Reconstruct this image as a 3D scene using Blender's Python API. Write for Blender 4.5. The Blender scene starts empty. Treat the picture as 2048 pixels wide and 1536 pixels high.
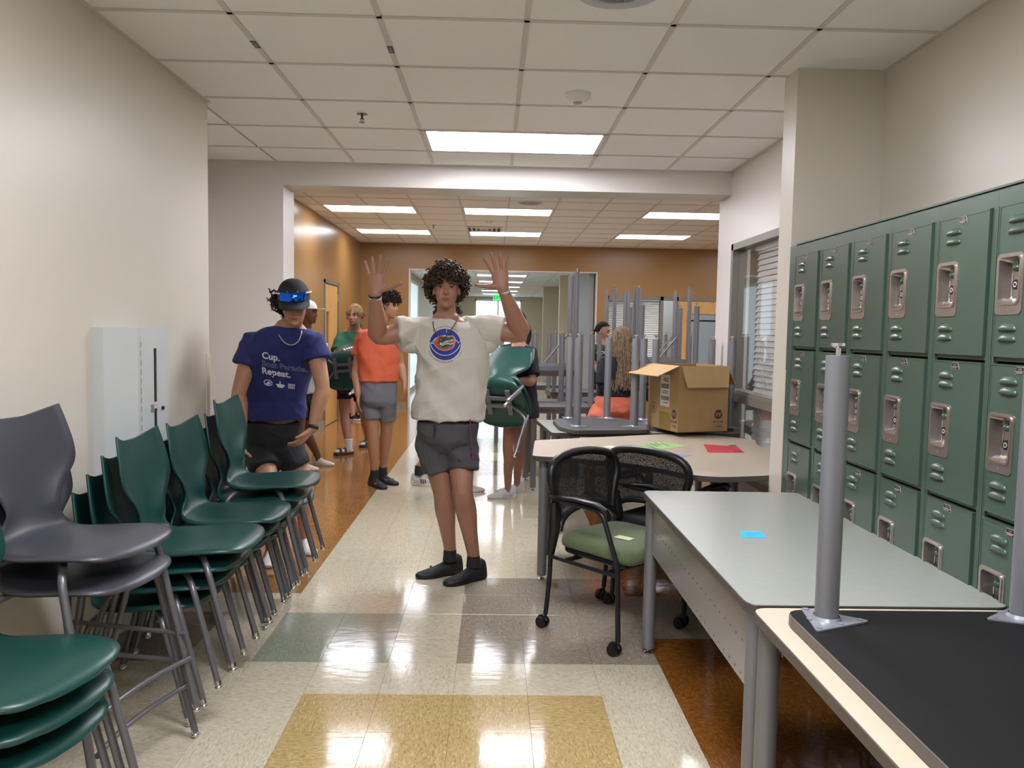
import bpy, math, random
from mathutils import Vector, Matrix, noise, Quaternion
from mathutils.bvhtree import BVHTree
V = Vector
PI = math.pi
S = bpy.context.scene
COL = S.collection
random.seed(7)
# ---------------------------------------------------------------- camera (calibrated from the tile grids)
FPX, CAMH, YAW, PITCH, ROLL = 1575.63, 1.4921, 0.0241, -0.0682, 0.0183
def cam_axes():
    f = V((math.sin(YAW)*math.cos(PITCH), math.cos(YAW)*math.cos(PITCH), math.sin(PITCH)))
    r = V((math.cos(YAW), -math.sin(YAW), 0)); u = r.cross(f)
    return math.cos(ROLL)*r+math.sin(ROLL)*u, -math.sin(ROLL)*r+math.cos(ROLL)*u, f
_r, _u, _f = cam_axes()
cd = bpy.data.cameras.new('camera'); cam = bpy.data.objects.new('camera', cd); COL.objects.link(cam)
M4 = Matrix((( _r.x, _u.x, -_f.x, 0), (_r.y, _u.y, -_f.y, 0), (_r.z, _u.z, -_f.z, CAMH), (0, 0, 0, 1)))
cam.matrix_world = M4
cd.sensor_width = 36.0; cd.lens = FPX/2048*36.0; cd.clip_start = 0.05; cd.clip_end = 200
S.camera = cam
# ---------------------------------------------------------------- world, lights, exposure
w = bpy.data.worlds.new('world'); S.world = w; w.use_nodes = True
bg = w.node_tree.nodes['Background']; bg.inputs[0].default_value = (0.75, 0.88, 1.0, 1); bg.inputs[1].default_value = 0.6
S.view_settings.view_transform = 'Standard'; S.view_settings.look = 'None'
S.view_settings.exposure = 0.64; S.view_settings.gamma = 1.0; S.view_settings.use_curve_mapping = False
PANEL_NEAR, PANEL_FAR, PANEL_HALL = 27.0, 11.5, 7.0      # strength of the ceiling fixtures' diffusers
def area(name, loc, sx, sy, power, rot=(0, 0, 0), col=(1, 1, 1)):
    l = bpy.data.lights.new(name, 'AREA'); l.shape = 'RECTANGLE'; l.size = sx; l.size_y = sy; l.energy = power; l.color = col
    o = bpy.data.objects.new(name, l); COL.objects.link(o); o.location = loc; o.rotation_euler = rot; return o

# ---------------------------------------------------------------- materials
def srgb(h):
    h = h.lstrip('#'); c = [int(h[i:i+2], 16)/255 for i in (0, 2, 4)]
    return tuple((x/12.92 if x <= .04045 else ((x+.055)/1.055)**2.4) for x in c)+(1,)
MATS = {}
def mat(name, col, rough=.5, metal=0, spec=.5, bump=0, bscale=60, var=0, vscale=8, stretch=(1, 1, 1), emit=None, es=0,
        coat=0, sheen=0, alpha=None, trans=0, sss=0, rand=0, bdist=.002):
    if name in MATS: return MATS[name]
    m = bpy.data.materials.new(name); m.use_nodes = True; nt = m.node_tree; N = nt.nodes; L = nt.links
    b = N['Principled BSDF']
    c = srgb(col) if isinstance(col, str) else col
    b.inputs['Base Color'].default_value = c; b.inputs['Roughness'].default_value = rough; b.inputs['Metallic'].default_value = metal
    b.inputs['Specular IOR Level'].default_value = spec
    if coat: b.inputs['Coat Weight'].default_value = coat; b.inputs['Coat Roughness'].default_value = .08
    if sheen: b.inputs['Sheen Weight'].default_value = sheen
    if trans: b.inputs['Transmission Weight'].default_value = trans
    if sss: b.inputs['Subsurface Weight'].default_value = sss; b.inputs['Subsurface Scale'].default_value = .01; b.inputs['Subsurface Radius'].default_value = (1, .35, .2)
    if emit: b.inputs['Emission Color'].default_value = srgb(emit); b.inputs['Emission Strength'].default_value = es
    if alpha is not None: b.inputs['Alpha'].default_value = alpha
    if bump or var:
        tc = N.new('ShaderNodeTexCoord'); mp = N.new('ShaderNodeMapping'); mp.inputs['Scale'].default_value = stretch
        L.new(tc.outputs['Object'], mp.inputs['Vector'])
        src = mp.outputs['Vector']
        if rand:
            oi = N.new('ShaderNodeObjectInfo'); mu = N.new('ShaderNodeMath'); mu.operation = 'MULTIPLY'; mu.inputs[1].default_value = 57.0
            L.new(oi.outputs['Random'], mu.inputs[0]); ad = N.new('ShaderNodeVectorMath'); ad.operation = 'ADD'
            L.new(src, ad.inputs[0]); L.new(mu.outputs[0], ad.inputs[1]); src = ad.outputs[0]
    if var:
        n = N.new('ShaderNodeTexNoise'); n.inputs['Scale'].default_value = vscale; n.inputs['Detail'].default_value = 5
        L.new(src, n.inputs['Vector'])
        r = N.new('ShaderNodeValToRGB'); r.color_ramp.elements[0].position = .32; r.color_ramp.elements[1].position = .68
        r.color_ramp.elements[0].color = tuple(x*(1-var) for x in c[:3])+(1,); r.color_ramp.elements[1].color = tuple(min(1, x*(1+var)) for x in c[:3])+(1,)
        L.new(n.outputs['Fac'], r.inputs[0]); L.new(r.outputs[0], b.inputs['Base Color'])
    if bump:
        n2 = N.new('ShaderNodeTexNoise'); n2.inputs['Scale'].default_value = bscale; n2.inputs['Detail'].default_value = 4
        L.new(src, n2.inputs['Vector']); bp = N.new('ShaderNodeBump'); bp.inputs['Strength'].default_value = bump; bp.inputs['Distance'].default_value = bdist
        L.new(n2.outputs['Fac'], bp.inputs['Height']); L.new(bp.outputs[0], b.inputs['Normal'])
    MATS[name] = m; return m
def vct(name, base, dark, light):
    """vinyl composition tile: streaky chips in two tones, waxed and slightly wavy"""
    m = bpy.data.materials.new(name); m.use_nodes = True; nt = m.node_tree; N = nt.nodes; L = nt.links; b = N['Principled BSDF']
    tc = N.new('ShaderNodeTexCoord'); oi = N.new('ShaderNodeObjectInfo'); mu = N.new('ShaderNodeMath'); mu.operation = 'MULTIPLY'; mu.inputs[1].default_value = 91
    L.new(oi.outputs['Random'], mu.inputs[0])
    rot = N.new('ShaderNodeVectorRotate'); rot.rotation_type = 'Z_AXIS'
    fl = N.new('ShaderNodeMath'); fl.operation = 'ROUND'; L.new(oi.outputs['Random'], fl.inputs[0]); m2 = N.new('ShaderNodeMath'); m2.operation = 'MULTIPLY'; m2.inputs[1].default_value = PI/2; L.new(fl.outputs[0], m2.inputs[0])
    L.new(tc.outputs['Object'], rot.inputs['Vector']); L.new(m2.outputs[0], rot.inputs['Angle'])
    ad = N.new('ShaderNodeVectorMath'); ad.operation = 'ADD'; L.new(rot.outputs[0], ad.inputs[0]); L.new(mu.outputs[0], ad.inputs[1])
    mp = N.new('ShaderNodeMapping'); mp.inputs['Scale'].default_value = (1, 3.2, 1); L.new(ad.outputs[0], mp.inputs['Vector'])
    n = N.new('ShaderNodeTexNoise'); n.inputs['Scale'].default_value = 42; n.inputs['Detail'].default_value = 5; n.inputs['Roughness'].default_value = .6; n.inputs['Distortion'].default_value = .6; L.new(mp.outputs[0], n.inputs['Vector'])
    r = N.new('ShaderNodeValToRGB'); e = r.color_ramp.elements; e[0].position = .36; e[0].color = srgb(dark); e[1].position = .64; e[1].color = srgb(light)
    k = e.new(.47); k.color = srgb(base); k = e.new(.55); k.color = srgb(base)
    L.new(n.outputs['Fac'], r.inputs[0]); L.new(r.outputs[0], b.inputs['Base Color'])
    b.inputs['Roughness'].default_value = .105; b.inputs['Specular IOR Level'].default_value = .6
    n2 = N.new('ShaderNodeTexNoise'); n2.inputs['Scale'].default_value = 9; n2.inputs['Detail'].default_value = 4; L.new(mp.outputs[0], n2.inputs['Vector'])
    bp = N.new('ShaderNodeBump'); bp.inputs['Strength'].default_value = .08; bp.inputs['Distance'].default_value = .005
    L.new(n2.outputs['Fac'], bp.inputs['Height']); L.new(bp.outputs[0], b.inputs['Normal'])
    MATS[name] = m; return m

# ---------------------------------------------------------------- mesh building
def frame_of(d):
    d = V(d).normalized(); a = V((0, 0, 1)) if abs(d.z) < .95 else V((1, 0, 0))
    x = a.cross(d).normalized(); return x, d.cross(x).normalized(), d
def catmull(P, n):
    P = [V(p) for p in P]; out = []
    for i in range(len(P)-1):
        p0, p1, p2, p3 = P[max(i-1, 0)], P[i], P[i+1], P[min(i+2, len(P)-1)]
        for k in range(n):
            t = k/n; out.append(.5*((2*p1)+(-p0+p2)*t+(2*p0-5*p1+4*p2-p3)*t*t+(-p0+3*p1-3*p2+p3)*t**3))
    out.append(P[-1]); return out
def bent(P, r=.03, k=4):
    """polyline with rounded corners"""
    P = [V(p) for p in P]; out = [P[0]]
    for i in range(1, len(P)-1):
        a = (P[i-1]-P[i]); b = (P[i+1]-P[i]); ra = min(r, a.length*.45); rb = min(r, b.length*.45)
        s, e = P[i]+a.normalized()*ra, P[i]+b.normalized()*rb
        for j in range(k+1):
            t = j/k; out.append((1-t)**2*s+2*t*(1-t)*P[i]+t*t*e)
    out.append(P[-1]); return out
class MB:
    def __init__(s): s.v = []; s.f = []; s.m = []; s.s = []
    def add(s, v, f, m=0, sm=False):
        o = len(s.v); s.v += [tuple(p) for p in v]; s.f += [tuple(i+o for i in q) for q in f]; s.m += [m]*len(f); s.s += [sm]*len(f); return s
    def bx(s, x0, x1, y0, y1, z0, z1, m=0, T=None, c=0):
        if c:  # chamfered along z edges by prism
            return s.prism([(x0+c, y0), (x1-c, y0), (x1, y0+c), (x1, y1-c), (x1-c, y1), (x0+c, y1), (x0, y1-c), (x0, y0+c)], z0, z1, m=m, T=T)
        v = [V((x, y, z)) for z in (z0, z1) for (x, y) in ((x0, y0), (x1, y0), (x1, y1), (x0, y1))]
        if T: v = [T @ p for p in v]
        return s.add(v, [(3, 2, 1, 0), (4, 5, 6, 7), (0, 1, 5, 4), (1, 2, 6, 5), (2, 3, 7, 6), (3, 0, 4, 7)], m)
    def cyl(s, p0, p1, r0, r1=None, n=14, m=0, caps=True, sm=True):
        r1 = r0 if r1 is None else r1; p0 = V(p0); p1 = V(p1); x, y, d = frame_of(p1-p0)
        v = [p+(x*math.cos(2*PI*i/n)+y*math.sin(2*PI*i/n))*r for p, r in ((p0, r0), (p1, r1)) for i in range(n)]
        s.add(v, [(i, (i+1) % n, n+(i+1) % n, n+i) for i in range(n)], m, sm)
        if caps: s.add(v, [tuple(range(n))[::-1], tuple(range(n, 2*n))], m)
        return s
    def tube(s, P, r, n=8, m=0, caps=True, flat=1.0, up=None):
        P = [V(p) for p in P]; R = r if isinstance(r, (list, tuple)) else [r]*len(P); v = []
        d = (P[1]-P[0]).normalized(); x, y, _ = frame_of(d)
        if up is not None: y = V(up).normalized(); x = y.cross(d).normalized(); y = d.cross(x)
        for i, p in enumerate(P):
            dn = (P[min(i+1, len(P)-1)]-P[max(i-1, 0)]).normalized()
            x = (x-dn*x.dot(dn)).normalized(); y = dn.cross(x)
            v += [p+(x*math.cos(2*PI*k/n)+y*math.sin(2*PI*k/n)*flat)*R[i] for k in range(n)]
        f = [(i*n+k, i*n+(k+1) % n, (i+1)*n+(k+1) % n, (i+1)*n+k) for i in range(len(P)-1) for k in range(n)]
        s.add(v, f, m, True)
        if caps: s.add(v, [tuple(range(n))[::-1], tuple(range((len(P)-1)*n, len(P)*n))], m)
        return s
    def prism(s, o, z0, z1, m=0, ms=None, mb=None, T=None, bev=0, sm=False):
        """vertical prism over outline o; m top, ms side, mb bottom material"""
        ms = m if ms is None else ms; mb = m if mb is None else mb; n = len(o)
        A = sum(o[i][0]*o[(i+1) % n][1]-o[(i+1) % n][0]*o[i][1] for i in range(n))
        if A < 0: o = o[::-1]
        def ins(b):
            if not b: return o
            r = []
            for i in range(n):
                p, q, t = V(o[i-1]), V(o[i]), V(o[(i+1) % n]); a = (q-p).normalized(); c = (t-q).normalized()
                nn = V((-a.y-c.y, a.x+c.x)); nn = nn.normalized() if nn.length > 1e-6 else V((-a.y, a.x)); r.append(tuple(q+nn*b))
            return r
        i_ = ins(bev); lev = [(i_, z0), (o, z0+bev), (o, z1-bev), (i_, z1)] if bev else [(o, z0), (o, z1)]
        v = [V((p[0], p[1], z)) for (ol, z) in lev for p in ol]
        if T: v = [T @ p for p in v]
        for k in range(len(lev)-1): s.add(v, [(k*n+i, k*n+(i+1) % n, (k+1)*n+(i+1) % n, (k+1)*n+i) for i in range(n)], ms, sm)
        s.add(v, [tuple(range(n))[::-1]], mb); s.add(v, [tuple(range((len(lev)-1)*n, len(lev)*n))], m); return s
    def ell(s, c, r, rot=None, nu=16, nv=10, m=0):
        c = V(c); v = []; rot = rot or Matrix.Identity(3)
        v.append(c+rot @ V((0, 0, -r[2])))
        for j in range(1, nv):
            a = -PI/2+PI*j/nv
            for i in range(nu):
                b = 2*PI*i/nu; v.append(c+rot @ V((r[0]*math.cos(a)*math.cos(b), r[1]*math.cos(a)*math.sin(b), r[2]*math.sin(a))))
        v.append(c+rot @ V((0, 0, r[2]))); T = len(v)-1; f = []
        for i in range(nu): f.append((0, 1+(i+1) % nu, 1+i)); f.append((T, T-nu+i, T-nu+(i+1) % nu))
        for j in range(nv-2):
            for i in range(nu): a = 1+j*nu; f.append((a+i, a+(i+1) % nu, a+nu+(i+1) % nu, a+nu+i))
        return s.add(v, f, m, True)
    def loft(s, rings, m=0, cap=True, sm=True, closed=True):
        n = len(rings[0]); v = [p for r in rings for p in r]
        k = n if closed else n-1
        s.add(v, [(j*n+i, j*n+(i+1) % n, (j+1)*n+(i+1) % n, (j+1)*n+i) for j in range(len(rings)-1) for i in range(k)], m, sm)
        if cap: s.add(v, [tuple(range(n))[::-1], tuple(range((len(rings)-1)*n, len(rings)*n))], m, sm)
        return s
    def mesh(s, name, mats, off=None):
        me = bpy.data.meshes.new(name); vv = s.v if off is None else [(p[0]-off[0], p[1]-off[1], p[2]-off[2]) for p in s.v]
        me.from_pydata(vv, [], s.f)
        for mt in (mats if isinstance(mats, (list, tuple)) else [mats]): me.materials.append(mt)
        me.polygons.foreach_set('material_index', s.m); me.polygons.foreach_set('use_smooth', s.s); me.update(); return me
    def build(s, name, mats, parent=None, world=False, **kw):
        off = worg(parent) if (world and parent) else None
        o = bpy.data.objects.new(name, s.mesh(name, mats, off)); COL.objects.link(o); o.parent = parent; tag(o, **kw); return o
def worg(o):
    p = V((0, 0, 0))
    while o: p += o.location; o = o.parent
    return p
def tag(o, label=None, cat=None, group=None, kind=None):
    if label: o['label'] = label
    if cat: o['category'] = cat
    if group: o['group'] = group
    if kind: o['kind'] = kind
    return o
def thing(name, label, cat, loc=(0, 0, 0), rz=0, group=None):
    o = bpy.data.objects.new(name, None); COL.objects.link(o); o.empty_display_size = .05
    o.location = loc; o.rotation_euler = (0, 0, rz); return tag(o, label, cat, group)
def kids(o): return [c for c in bpy.data.objects if c.parent == o]
KID = {}
def copy_tree(o, parent=None):
    if o.name not in KID: KID[o.name] = kids(o)
    c = o.copy(); COL.objects.link(c); c.parent = parent
    for ch in KID[o.name]: copy_tree(ch, c)
    return c
def dup(o, loc, rot=None, label=None, group=None):
    c = copy_tree(o); c.location = loc
    if rot is not None: c.rotation_euler = rot if isinstance(rot, (tuple, list)) else (0, 0, rot)
    if label: c['label'] = label
    if group: c['group'] = group
    return c
def remove_tree(o):
    for c in kids(o): remove_tree(c)
    bpy.data.objects.remove(o)
def struct(name, mb, m, parent=None):
    o = mb.build(name, m, parent); 
    if parent is None: o['kind'] = 'structure'
    return o
def rrect(cx, cy, w, h, r, k=4):
    o = []
    for (sx, sy, a0) in ((1, -1, -90), (1, 1, 0), (-1, 1, 90), (-1, -1, 180)):
        for i in range(k+1):
            a = math.radians(a0+90*i/k); o.append((cx+sx*(w/2-r)+r*math.cos(a), cy+sy*(h/2-r)+r*math.sin(a)))
    return o
def rpoly(P, r=.03, k=4):
    """closed polygon with rounded corners"""
    n = len(P); out = []
    for i in range(n):
        p, q, t = V(P[i-1]), V(P[i]), V(P[(i+1) % n]); a = p-q; b = t-q; rr = r[i] if isinstance(r, (list, tuple)) else r
        if rr <= 0: out.append(tuple(q)); continue
        ra = min(rr, a.length*.48); rb = min(rr, b.length*.48); s_, e_ = q+a.normalized()*ra, q+b.normalized()*rb
        for j in range(k+1):
            u = j/k; z = (1-u)**2*s_+2*u*(1-u)*q+u*u*e_; out.append((z.x, z.y))
    return out
_txt = {}
def text_mesh(s_, size=1.0, align='LEFT', bold=0.0):
    """lettering as flat faces in its own xy plane: (verts2d, faces)"""
    key = (s_, size, align, bold)
    if key in _txt: return _txt[key]
    cu = bpy.data.curves.new('t', 'FONT'); cu.body = s_; cu.size = size; cu.align_x = align; cu.resolution_u = 3; cu.offset = bold
    ob = bpy.data.objects.new('t', cu); COL.objects.link(ob); dg = bpy.context.evaluated_depsgraph_get()
    me = bpy.data.meshes.new_from_object(ob.evaluated_get(dg)); v = [(p.co.x, p.co.y) for p in me.vertices]; f = [tuple(p.vertices) for p in me.polygons]
    bpy.data.objects.remove(ob); bpy.data.curves.remove(cu); bpy.data.meshes.remove(me); _txt[key] = (v, f); return v, f
def flat_text(mb, s_, size, org, right, up, align='LEFT', m=0, bold=0):
    v, f = text_mesh(s_, size, align, bold); org = V(org); right = V(right); up = V(up)
    mb.add([org+right*a+up*b for a, b in v], f, m)
# base materials
wall_m = mat('wall_paint', '#cdc7b9', .38, spec=.35, bump=.12, bscale=180, bdist=.001)
wallw_m = mat('wall_paint_white', '#d6d1cb', .35, spec=.35, bump=.12, bscale=180, bdist=.001)
orange_m = mat('orange_wall_paint', '#94703f', .3, spec=.45, bump=.1, bscale=160, bdist=.001)
wood_m = mat('blond_wood', '#c99a58', .4, var=.14, vscale=5, stretch=(6, 6, .5))
tube_m = mat('silver_grey_powdercoat', '#7e8085', .38, metal=.35, bump=.05, bscale=300)
dtube_m = mat('dark_silver_tube', '#6c6c70', .35, metal=.45)
chrome_m = mat('chrome', '#d8d8d8', .12, metal=1)
steel_m = mat('brushed_steel', '#b4aca4', .32, metal=.9)
black_m = mat('black_plastic', '#121315', .38)
frame_m = mat('grey_steel_frame', '#77736b', .4, metal=.2)
glass_m = mat('clear_glass', '#ffffff', .02, trans=1, spec=.5)
white_m = mat('white_plastic', '#dcdcd8', .4)
# ================================================================ THE SETTING
H1, H2 = 2.765, 3.07
XL, XR, XREC = -1.67, 1.86, -2.25      # left wall, right wall, recess behind the left wall's end
TX, TY, TS = -.7525, 3.1331, .3048     # floor tile grid origin
OX, FY = -2.5, 14.83                   # far hall: left wall, far wall
# ---- floor: bed plus tiles
struct('floor', MB().bx(-4.2, 7.2, -3.2, 31.5, -.06, -.0065), mat('floor_adhesive', '#6f6656', .6))
floor = bpy.data.objects['floor']
tile_mats = {'cream': vct('tile_cream', '#bdb59e', '#a79f87', '#cbc5b2'), 'taupe': vct('tile_taupe', '#8f8576', '#7d7364', '#a49b8c'),
             'green': vct('tile_green', '#89907e', '#7a8270', '#9aa08f'), 'yellow': vct('tile_yellow', '#ad9564', '#91784b', '#bfac80'),
             'tan': vct('tile_orange', '#94693b', '#7e5630', '#a88055'), 'brown': vct('tile_brown', '#7a4c1f', '#653c15', '#915f2f')}
def tile_kind(i, j):
    x = TX+(i+.5)*TS; y = TY+(j+.5)*TS
    if 0 <= i < 4 and -7 <= j < 0: return 'yellow'
    if -1 <= i < 1 and 1 <= j < 3: return 'green'
    if 2 <= i < 5 and 1 <= j < 5: return 'taupe'
    if i >= 5 and j < 2: return 'brown'
    if i >= 5 and 2 <= j < 4: return 'taupe'
    if i >= 5 and 4 <= j < 11: return 'brown'
    if i < -1 and j >= 4: return 'tan'
    if i <= -3 and 1 <= j < 3: return 'taupe'
    if 2 <= i < 8 and 16 <= j < 19: return 'taupe'
    if 1 <= i < 9 and 21 <= j < 25: return 'taupe'
    if i >= 9 and j >= 12: return 'tan'
    return 'cream'
tm = {}
for k, m in tile_mats.items():
    h = TS/2-.0004; me = MB().prism([(-h, -h), (h, -h), (h, h), (-h, h)], -.0065, 0, bev=.0006).mesh('floor_tile', m); tm[k] = me
rest = MB(); rk = list(tile_mats); nt_ = 0
def in_frame(x, y):
    d = y*math.cos(YAW)+x*math.sin(YAW); return abs(x-.03*y) < .72*y+.35
cells = []
for j in range(-8, 39):
    for i in range(-8, 17):
        x, y = TX+(i+.5)*TS, TY+(j+.5)*TS
        if y < 6.3:
            if x < (XREC if y > 4.55 else XL)-.1 or x > XR+.1: continue
        elif x < OX-.1 or x > 4.3: continue
        cells.append((y, x, i, j))
cells.sort()
for y, x, i, j in cells:
    if y > 1.7 and in_frame(x, y) and nt_ < 300:
        o = bpy.data.objects.new('floor_tile', tm[tile_kind(i, j)]); COL.objects.link(o); o.location = (x, y, 0); o.parent = floor; nt_ += 1
    else:
        h = TS/2-.0004; rest.prism([(x-h, y-h), (x+h, y-h), (x+h, y+h), (x-h, y+h)], -.0065, 0, m=rk.index(tile_kind(i, j)))
rest.build('floor_tile_field', list(tile_mats.values()), floor, kind='stuff')
# corridor floor beyond the far opening, plain waxed strip
struct('floor_hall', MB().bx(-4.2, 7.2, FY-.3, 31.4, -.006, -.0005), tile_mats['cream'], floor)
# ---- walls
def wallbox(name, m, *boxes, parent=None):
    b = MB()
    for q in boxes: b.bx(*q)
    return struct(name, b, m, parent)
wallbox('wall_left', wall_m, (XL-.6, XL, -3.2, 4.67, 0, H1+.3))
wallbox('wall_left_recess', wall_m, (XREC-.15, XREC, 4.67, 6.27, 0, H1+.3))
wallbox('wall_back', wall_m, (XL-.1, XR+.1, -3.3, -3.1, 0, H1+.3))
JL = -1.66   # opening's left jamb
wallbox('wall_header', wallw_m, (JL, XR, 6.27, 6.6, 2.59, H2+.2))
wallbox('wall_header_left', wallw_m, (XREC-.1, JL, 6.27, 6.6, 0, H2+.2))
# right wall with window opening y 5.10..6.17, z .35..2.19
WY0, WY1, WZ0, WZ1 = 4.5, 6.17, .42, 2.19
wallbox('wall_right', wallw_m, (XR, XR+.14, 3.98, WY0, 0, H1+.3), (XR, XR+.14, WY1, 6.6, 0, H2), (XR, XR+.14, WY0, WY1, 0, WZ0), (XR, XR+.14, WY0, WY1, WZ1, H1+.3))
wallbox('wall_right_locker', wall_m, (XR, XR+.14, -3.2, 3.83, 0, H1+.3))
wallbox('wall_right_pillar', wall_m, (1.435, XR+.14, 3.83, 4.0, 0, H1+.05))
# corner guards
def guard(name, lab, x, y, sx, sy, z1=1.32):
    b = MB(); b.bx(min(x, x+sx*.05), max(x, x+sx*.05), y-.0015 if sy > 0 else y, y+.0015 if sy > 0 else y+.0015, .1, z1)
    b = MB(); t = .003
    xa, xb = sorted((x-sx*t, x+sx*.05)); ya, yb = sorted((y-sy*t, y)); b.bx(xa, xb, ya, yb, .1, z1)
    xa, xb = sorted((x-sx*t, x)); ya, yb = sorted((y-sy*t, y+sy*.05)); b.bx(xa, xb, ya, yb, .1, z1)
    b.cyl((x-sx*t*.2, y-sy*t*.2, .1), (x-sx*t*.2, y-sy*t*.2, z1), .0045, n=8)
    b.build(name, mat('guard_vinyl', '#cfc6b4', .35), label=lab, cat='corner guard')
guard('corner_guard', 'cream plastic corner guard on end of the left wall beside green chairs', XL, 4.67, -1, -1, 1.322)
guard('corner_guard', 'cream plastic corner guard on white pillar edge at end of lockers', 1.435, 3.83, 1, 1, 1.322)
guard('corner_guard', 'pale corner guard on window wall corner behind the cardboard box', XR, 6.6, 1, -1, 1.322)
# baseboards
bb = mat('vinyl_base', '#8b8475', .5)
wallbox('baseboard_left', bb, (XL, XL+.008, -3, 4.67, 0, .1))
wallbox('baseboard_right', bb, (XR-.008, XR, 3.98, 6.6, 0, .1))
wallbox('baseboard_recess', bb, (XREC, JL, 6.262, 6.27, 0, .1))
# ---- far hall
DY0, DY1, DZ = 11.72, 12.68, 2.14
wallbox('wall_hall_left', orange_m, (OX-.15, OX, 6.6, DY0, 0, H2+.2), (OX-.15, OX, DY1, FY, 0, H2+.2), (OX-.15, OX, DY0, DY1, DZ, H2+.2))
wallbox('wall_hall_front', wallw_m, (OX-.15, XREC+.1, 6.45, 6.6, 0, H2+.2))
wallbox('wall_hall_right_front', wallw_m, (XR+.1, 6.5, 6.45, 6.6, 0, H2+.2))
wallbox('wall_hall_right', orange_m, (6.4, 6.55, 6.6, FY, 0, H2+.2))
GX0, GX1 = -1.6, 1.92; FW0, FW1 = 2.09, 4.6
wallbox('wall_hall_far', orange_m, (OX-.15, GX0, FY, FY+.2, 0, H2+.2), (GX0, GX1, FY, FY+.2, 2.6, H2+.2), (GX1, FW0, FY, FY+.2, 0, H2+.2),
        (FW0, FW1, FY, FY+.2, 2.17, H2+.2), (FW1, 6.5, FY, FY+.2, 0, H2+.2), (FW0, 3.42, FY, FY+.2, 0, .6))
wallbox('trim_opening', wallw_m, (GX0-.001, GX0+.014, FY-.012, FY+.21, 0, 2.601), (GX1-.014, GX1+.001, FY-.012, FY+.21, 0, 2.601), (GX0+.014, GX1-.014, FY-.012, FY+.21, 2.586, 2.601))
wallbox('baseboard_hall', bb, (OX, OX+.01, 6.6, DY0-.05, 0, .1), (OX, OX+.01, DY1+.05, FY, 0, .1), (OX, GX0-.03, FY-.01, FY, 0, .1), (GX1+.03, FW0-.05, FY-.01, FY, 0, .1))
# ---- ceilings: slab above, T-bar grid, tiles as parts
tile_c = mat('ceiling_tile', '#efefee', .85, bump=.35, bscale=260, var=.03, vscale=300, rand=1, bdist=.001)
bar_c = mat('ceiling_grid', '#d0cbc6', .5)
def ceiling(name, H, x0, x1, y0, y1, gx, gy, holes, part_limit=300, notch=None):
    c = struct(name, MB().bx(x0-.2, x1+.2, y0, y1, H+.06, H+.1), mat('plenum', '#555555', .9))
    firsts = {(a, b_) for (a, b_) in holes if (a+1, b_) in holes and (a-1, b_) not in holes}
    s = .6096; me = MB().prism([(-s/2+.008, -s/2+.008), (s/2-.008, -s/2+.008), (s/2-.008, s/2-.008), (-s/2+.008, s/2-.008)], .004, .02, bev=.003).mesh('ceiling_tile', tile_c)
    i0, i1 = math.floor((x0-gx)/s), math.ceil((x1-gx)/s); j0, j1 = math.floor((y0-gy)/s), math.ceil((y1-gy)/s)
    for i in range(i0, i1):
        for j in range(j0, j1):
            if (i, j) in holes: continue
            cx, cy = gx+(i+.5)*s, gy+(j+.5)*s
            a, b_, p, q = max(cx-s/2, x0), min(cx+s/2, x1), max(cy-s/2, y0), min(cy+s/2, y1)
            if b_-a < .03 or q-p < .03: continue
            if b_-a > s-.001 and q-p > s-.001: m_ = me; loc = (cx, cy, H)
            else:
                w2, h2 = (b_-a)/2-.008, (q-p)/2-.008; loc = ((a+b_)/2, (p+q)/2, H)
                m_ = MB().prism([(-w2, -h2), (w2, -h2), (w2, h2), (-w2, h2)], .004, .02, bev=.003).mesh('ceiling_tile', tile_c)
            o = bpy.data.objects.new('ceiling_tile', m_); COL.objects.link(o); o.location = loc; o.parent = c
    for i in range(i0+1, i1):
        x = gx+i*s
        if not x0 < x < x1: continue
        ya = y0
        for j in range(j0, j1+1):
            if (i-1, j) in holes and (i, j) in holes and ((i-1, j) in firsts):
                yb = gy+j*s
                if yb-ya > .02: MB().bx(x-.012, x+.012, ya, yb, H, H+.003).build('grid_bar', bar_c, c)
                ya = yb+s
        if y1-ya > .02: MB().bx(x-.012, x+.012, ya, y1, H, H+.003).build('grid_bar', bar_c, c)
    for j in range(j0+1, j1):
        y = gy+j*s
        if y0 < y < y1: MB().bx(x0, x1, y-.012, y+.012, H, H+.0032).build('grid_bar', bar_c, c)
    return c
NL = [(0, 3), (1, 3), (0, -3), (1, -3), (0, -7), (1, -7)]
c1 = ceiling('ceiling', H1, -1.7136, XR, -3.1, 6.27, -.4944, 3.3475, set(NL))
ceiling('ceiling_recess', H1, XREC, -1.7136, 4.67, 6.27, -.4944, 3.3475, set())
FLX, FLY = -.448, 10.40
FLI = (-7, -3, 0, 4, 8)
fl_lights = []
for j in (-4, 0, 4):
    for i in (-3, 0, 4, 8): fl_lights.append((i, j))
holes = set()
for i, j in fl_lights: holes |= {(i, j), (i+1, j)}
ceiling('ceiling_hall', H2, OX, 6.4, 6.6, FY, FLX, FLY, holes)
edge_c = bar_c
wallbox('trim_ceiling', bar_c, (XL, XL+.02, -3.1, 4.67, H1-.002, H1+.004), (XR-.02, XR, 4.0, 6.27, H1-.002, H1+.004), (XREC, XR, 6.25, 6.27, H1-.002, H1+.004), (XR-.02, XR, -3.1, 3.83, H1-.002, H1+.004), (OX, OX+.02, 6.6, FY, H2-.002, H2+.004), (OX, 6.4, FY-.02, FY, H2-.002, H2+.004))
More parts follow.
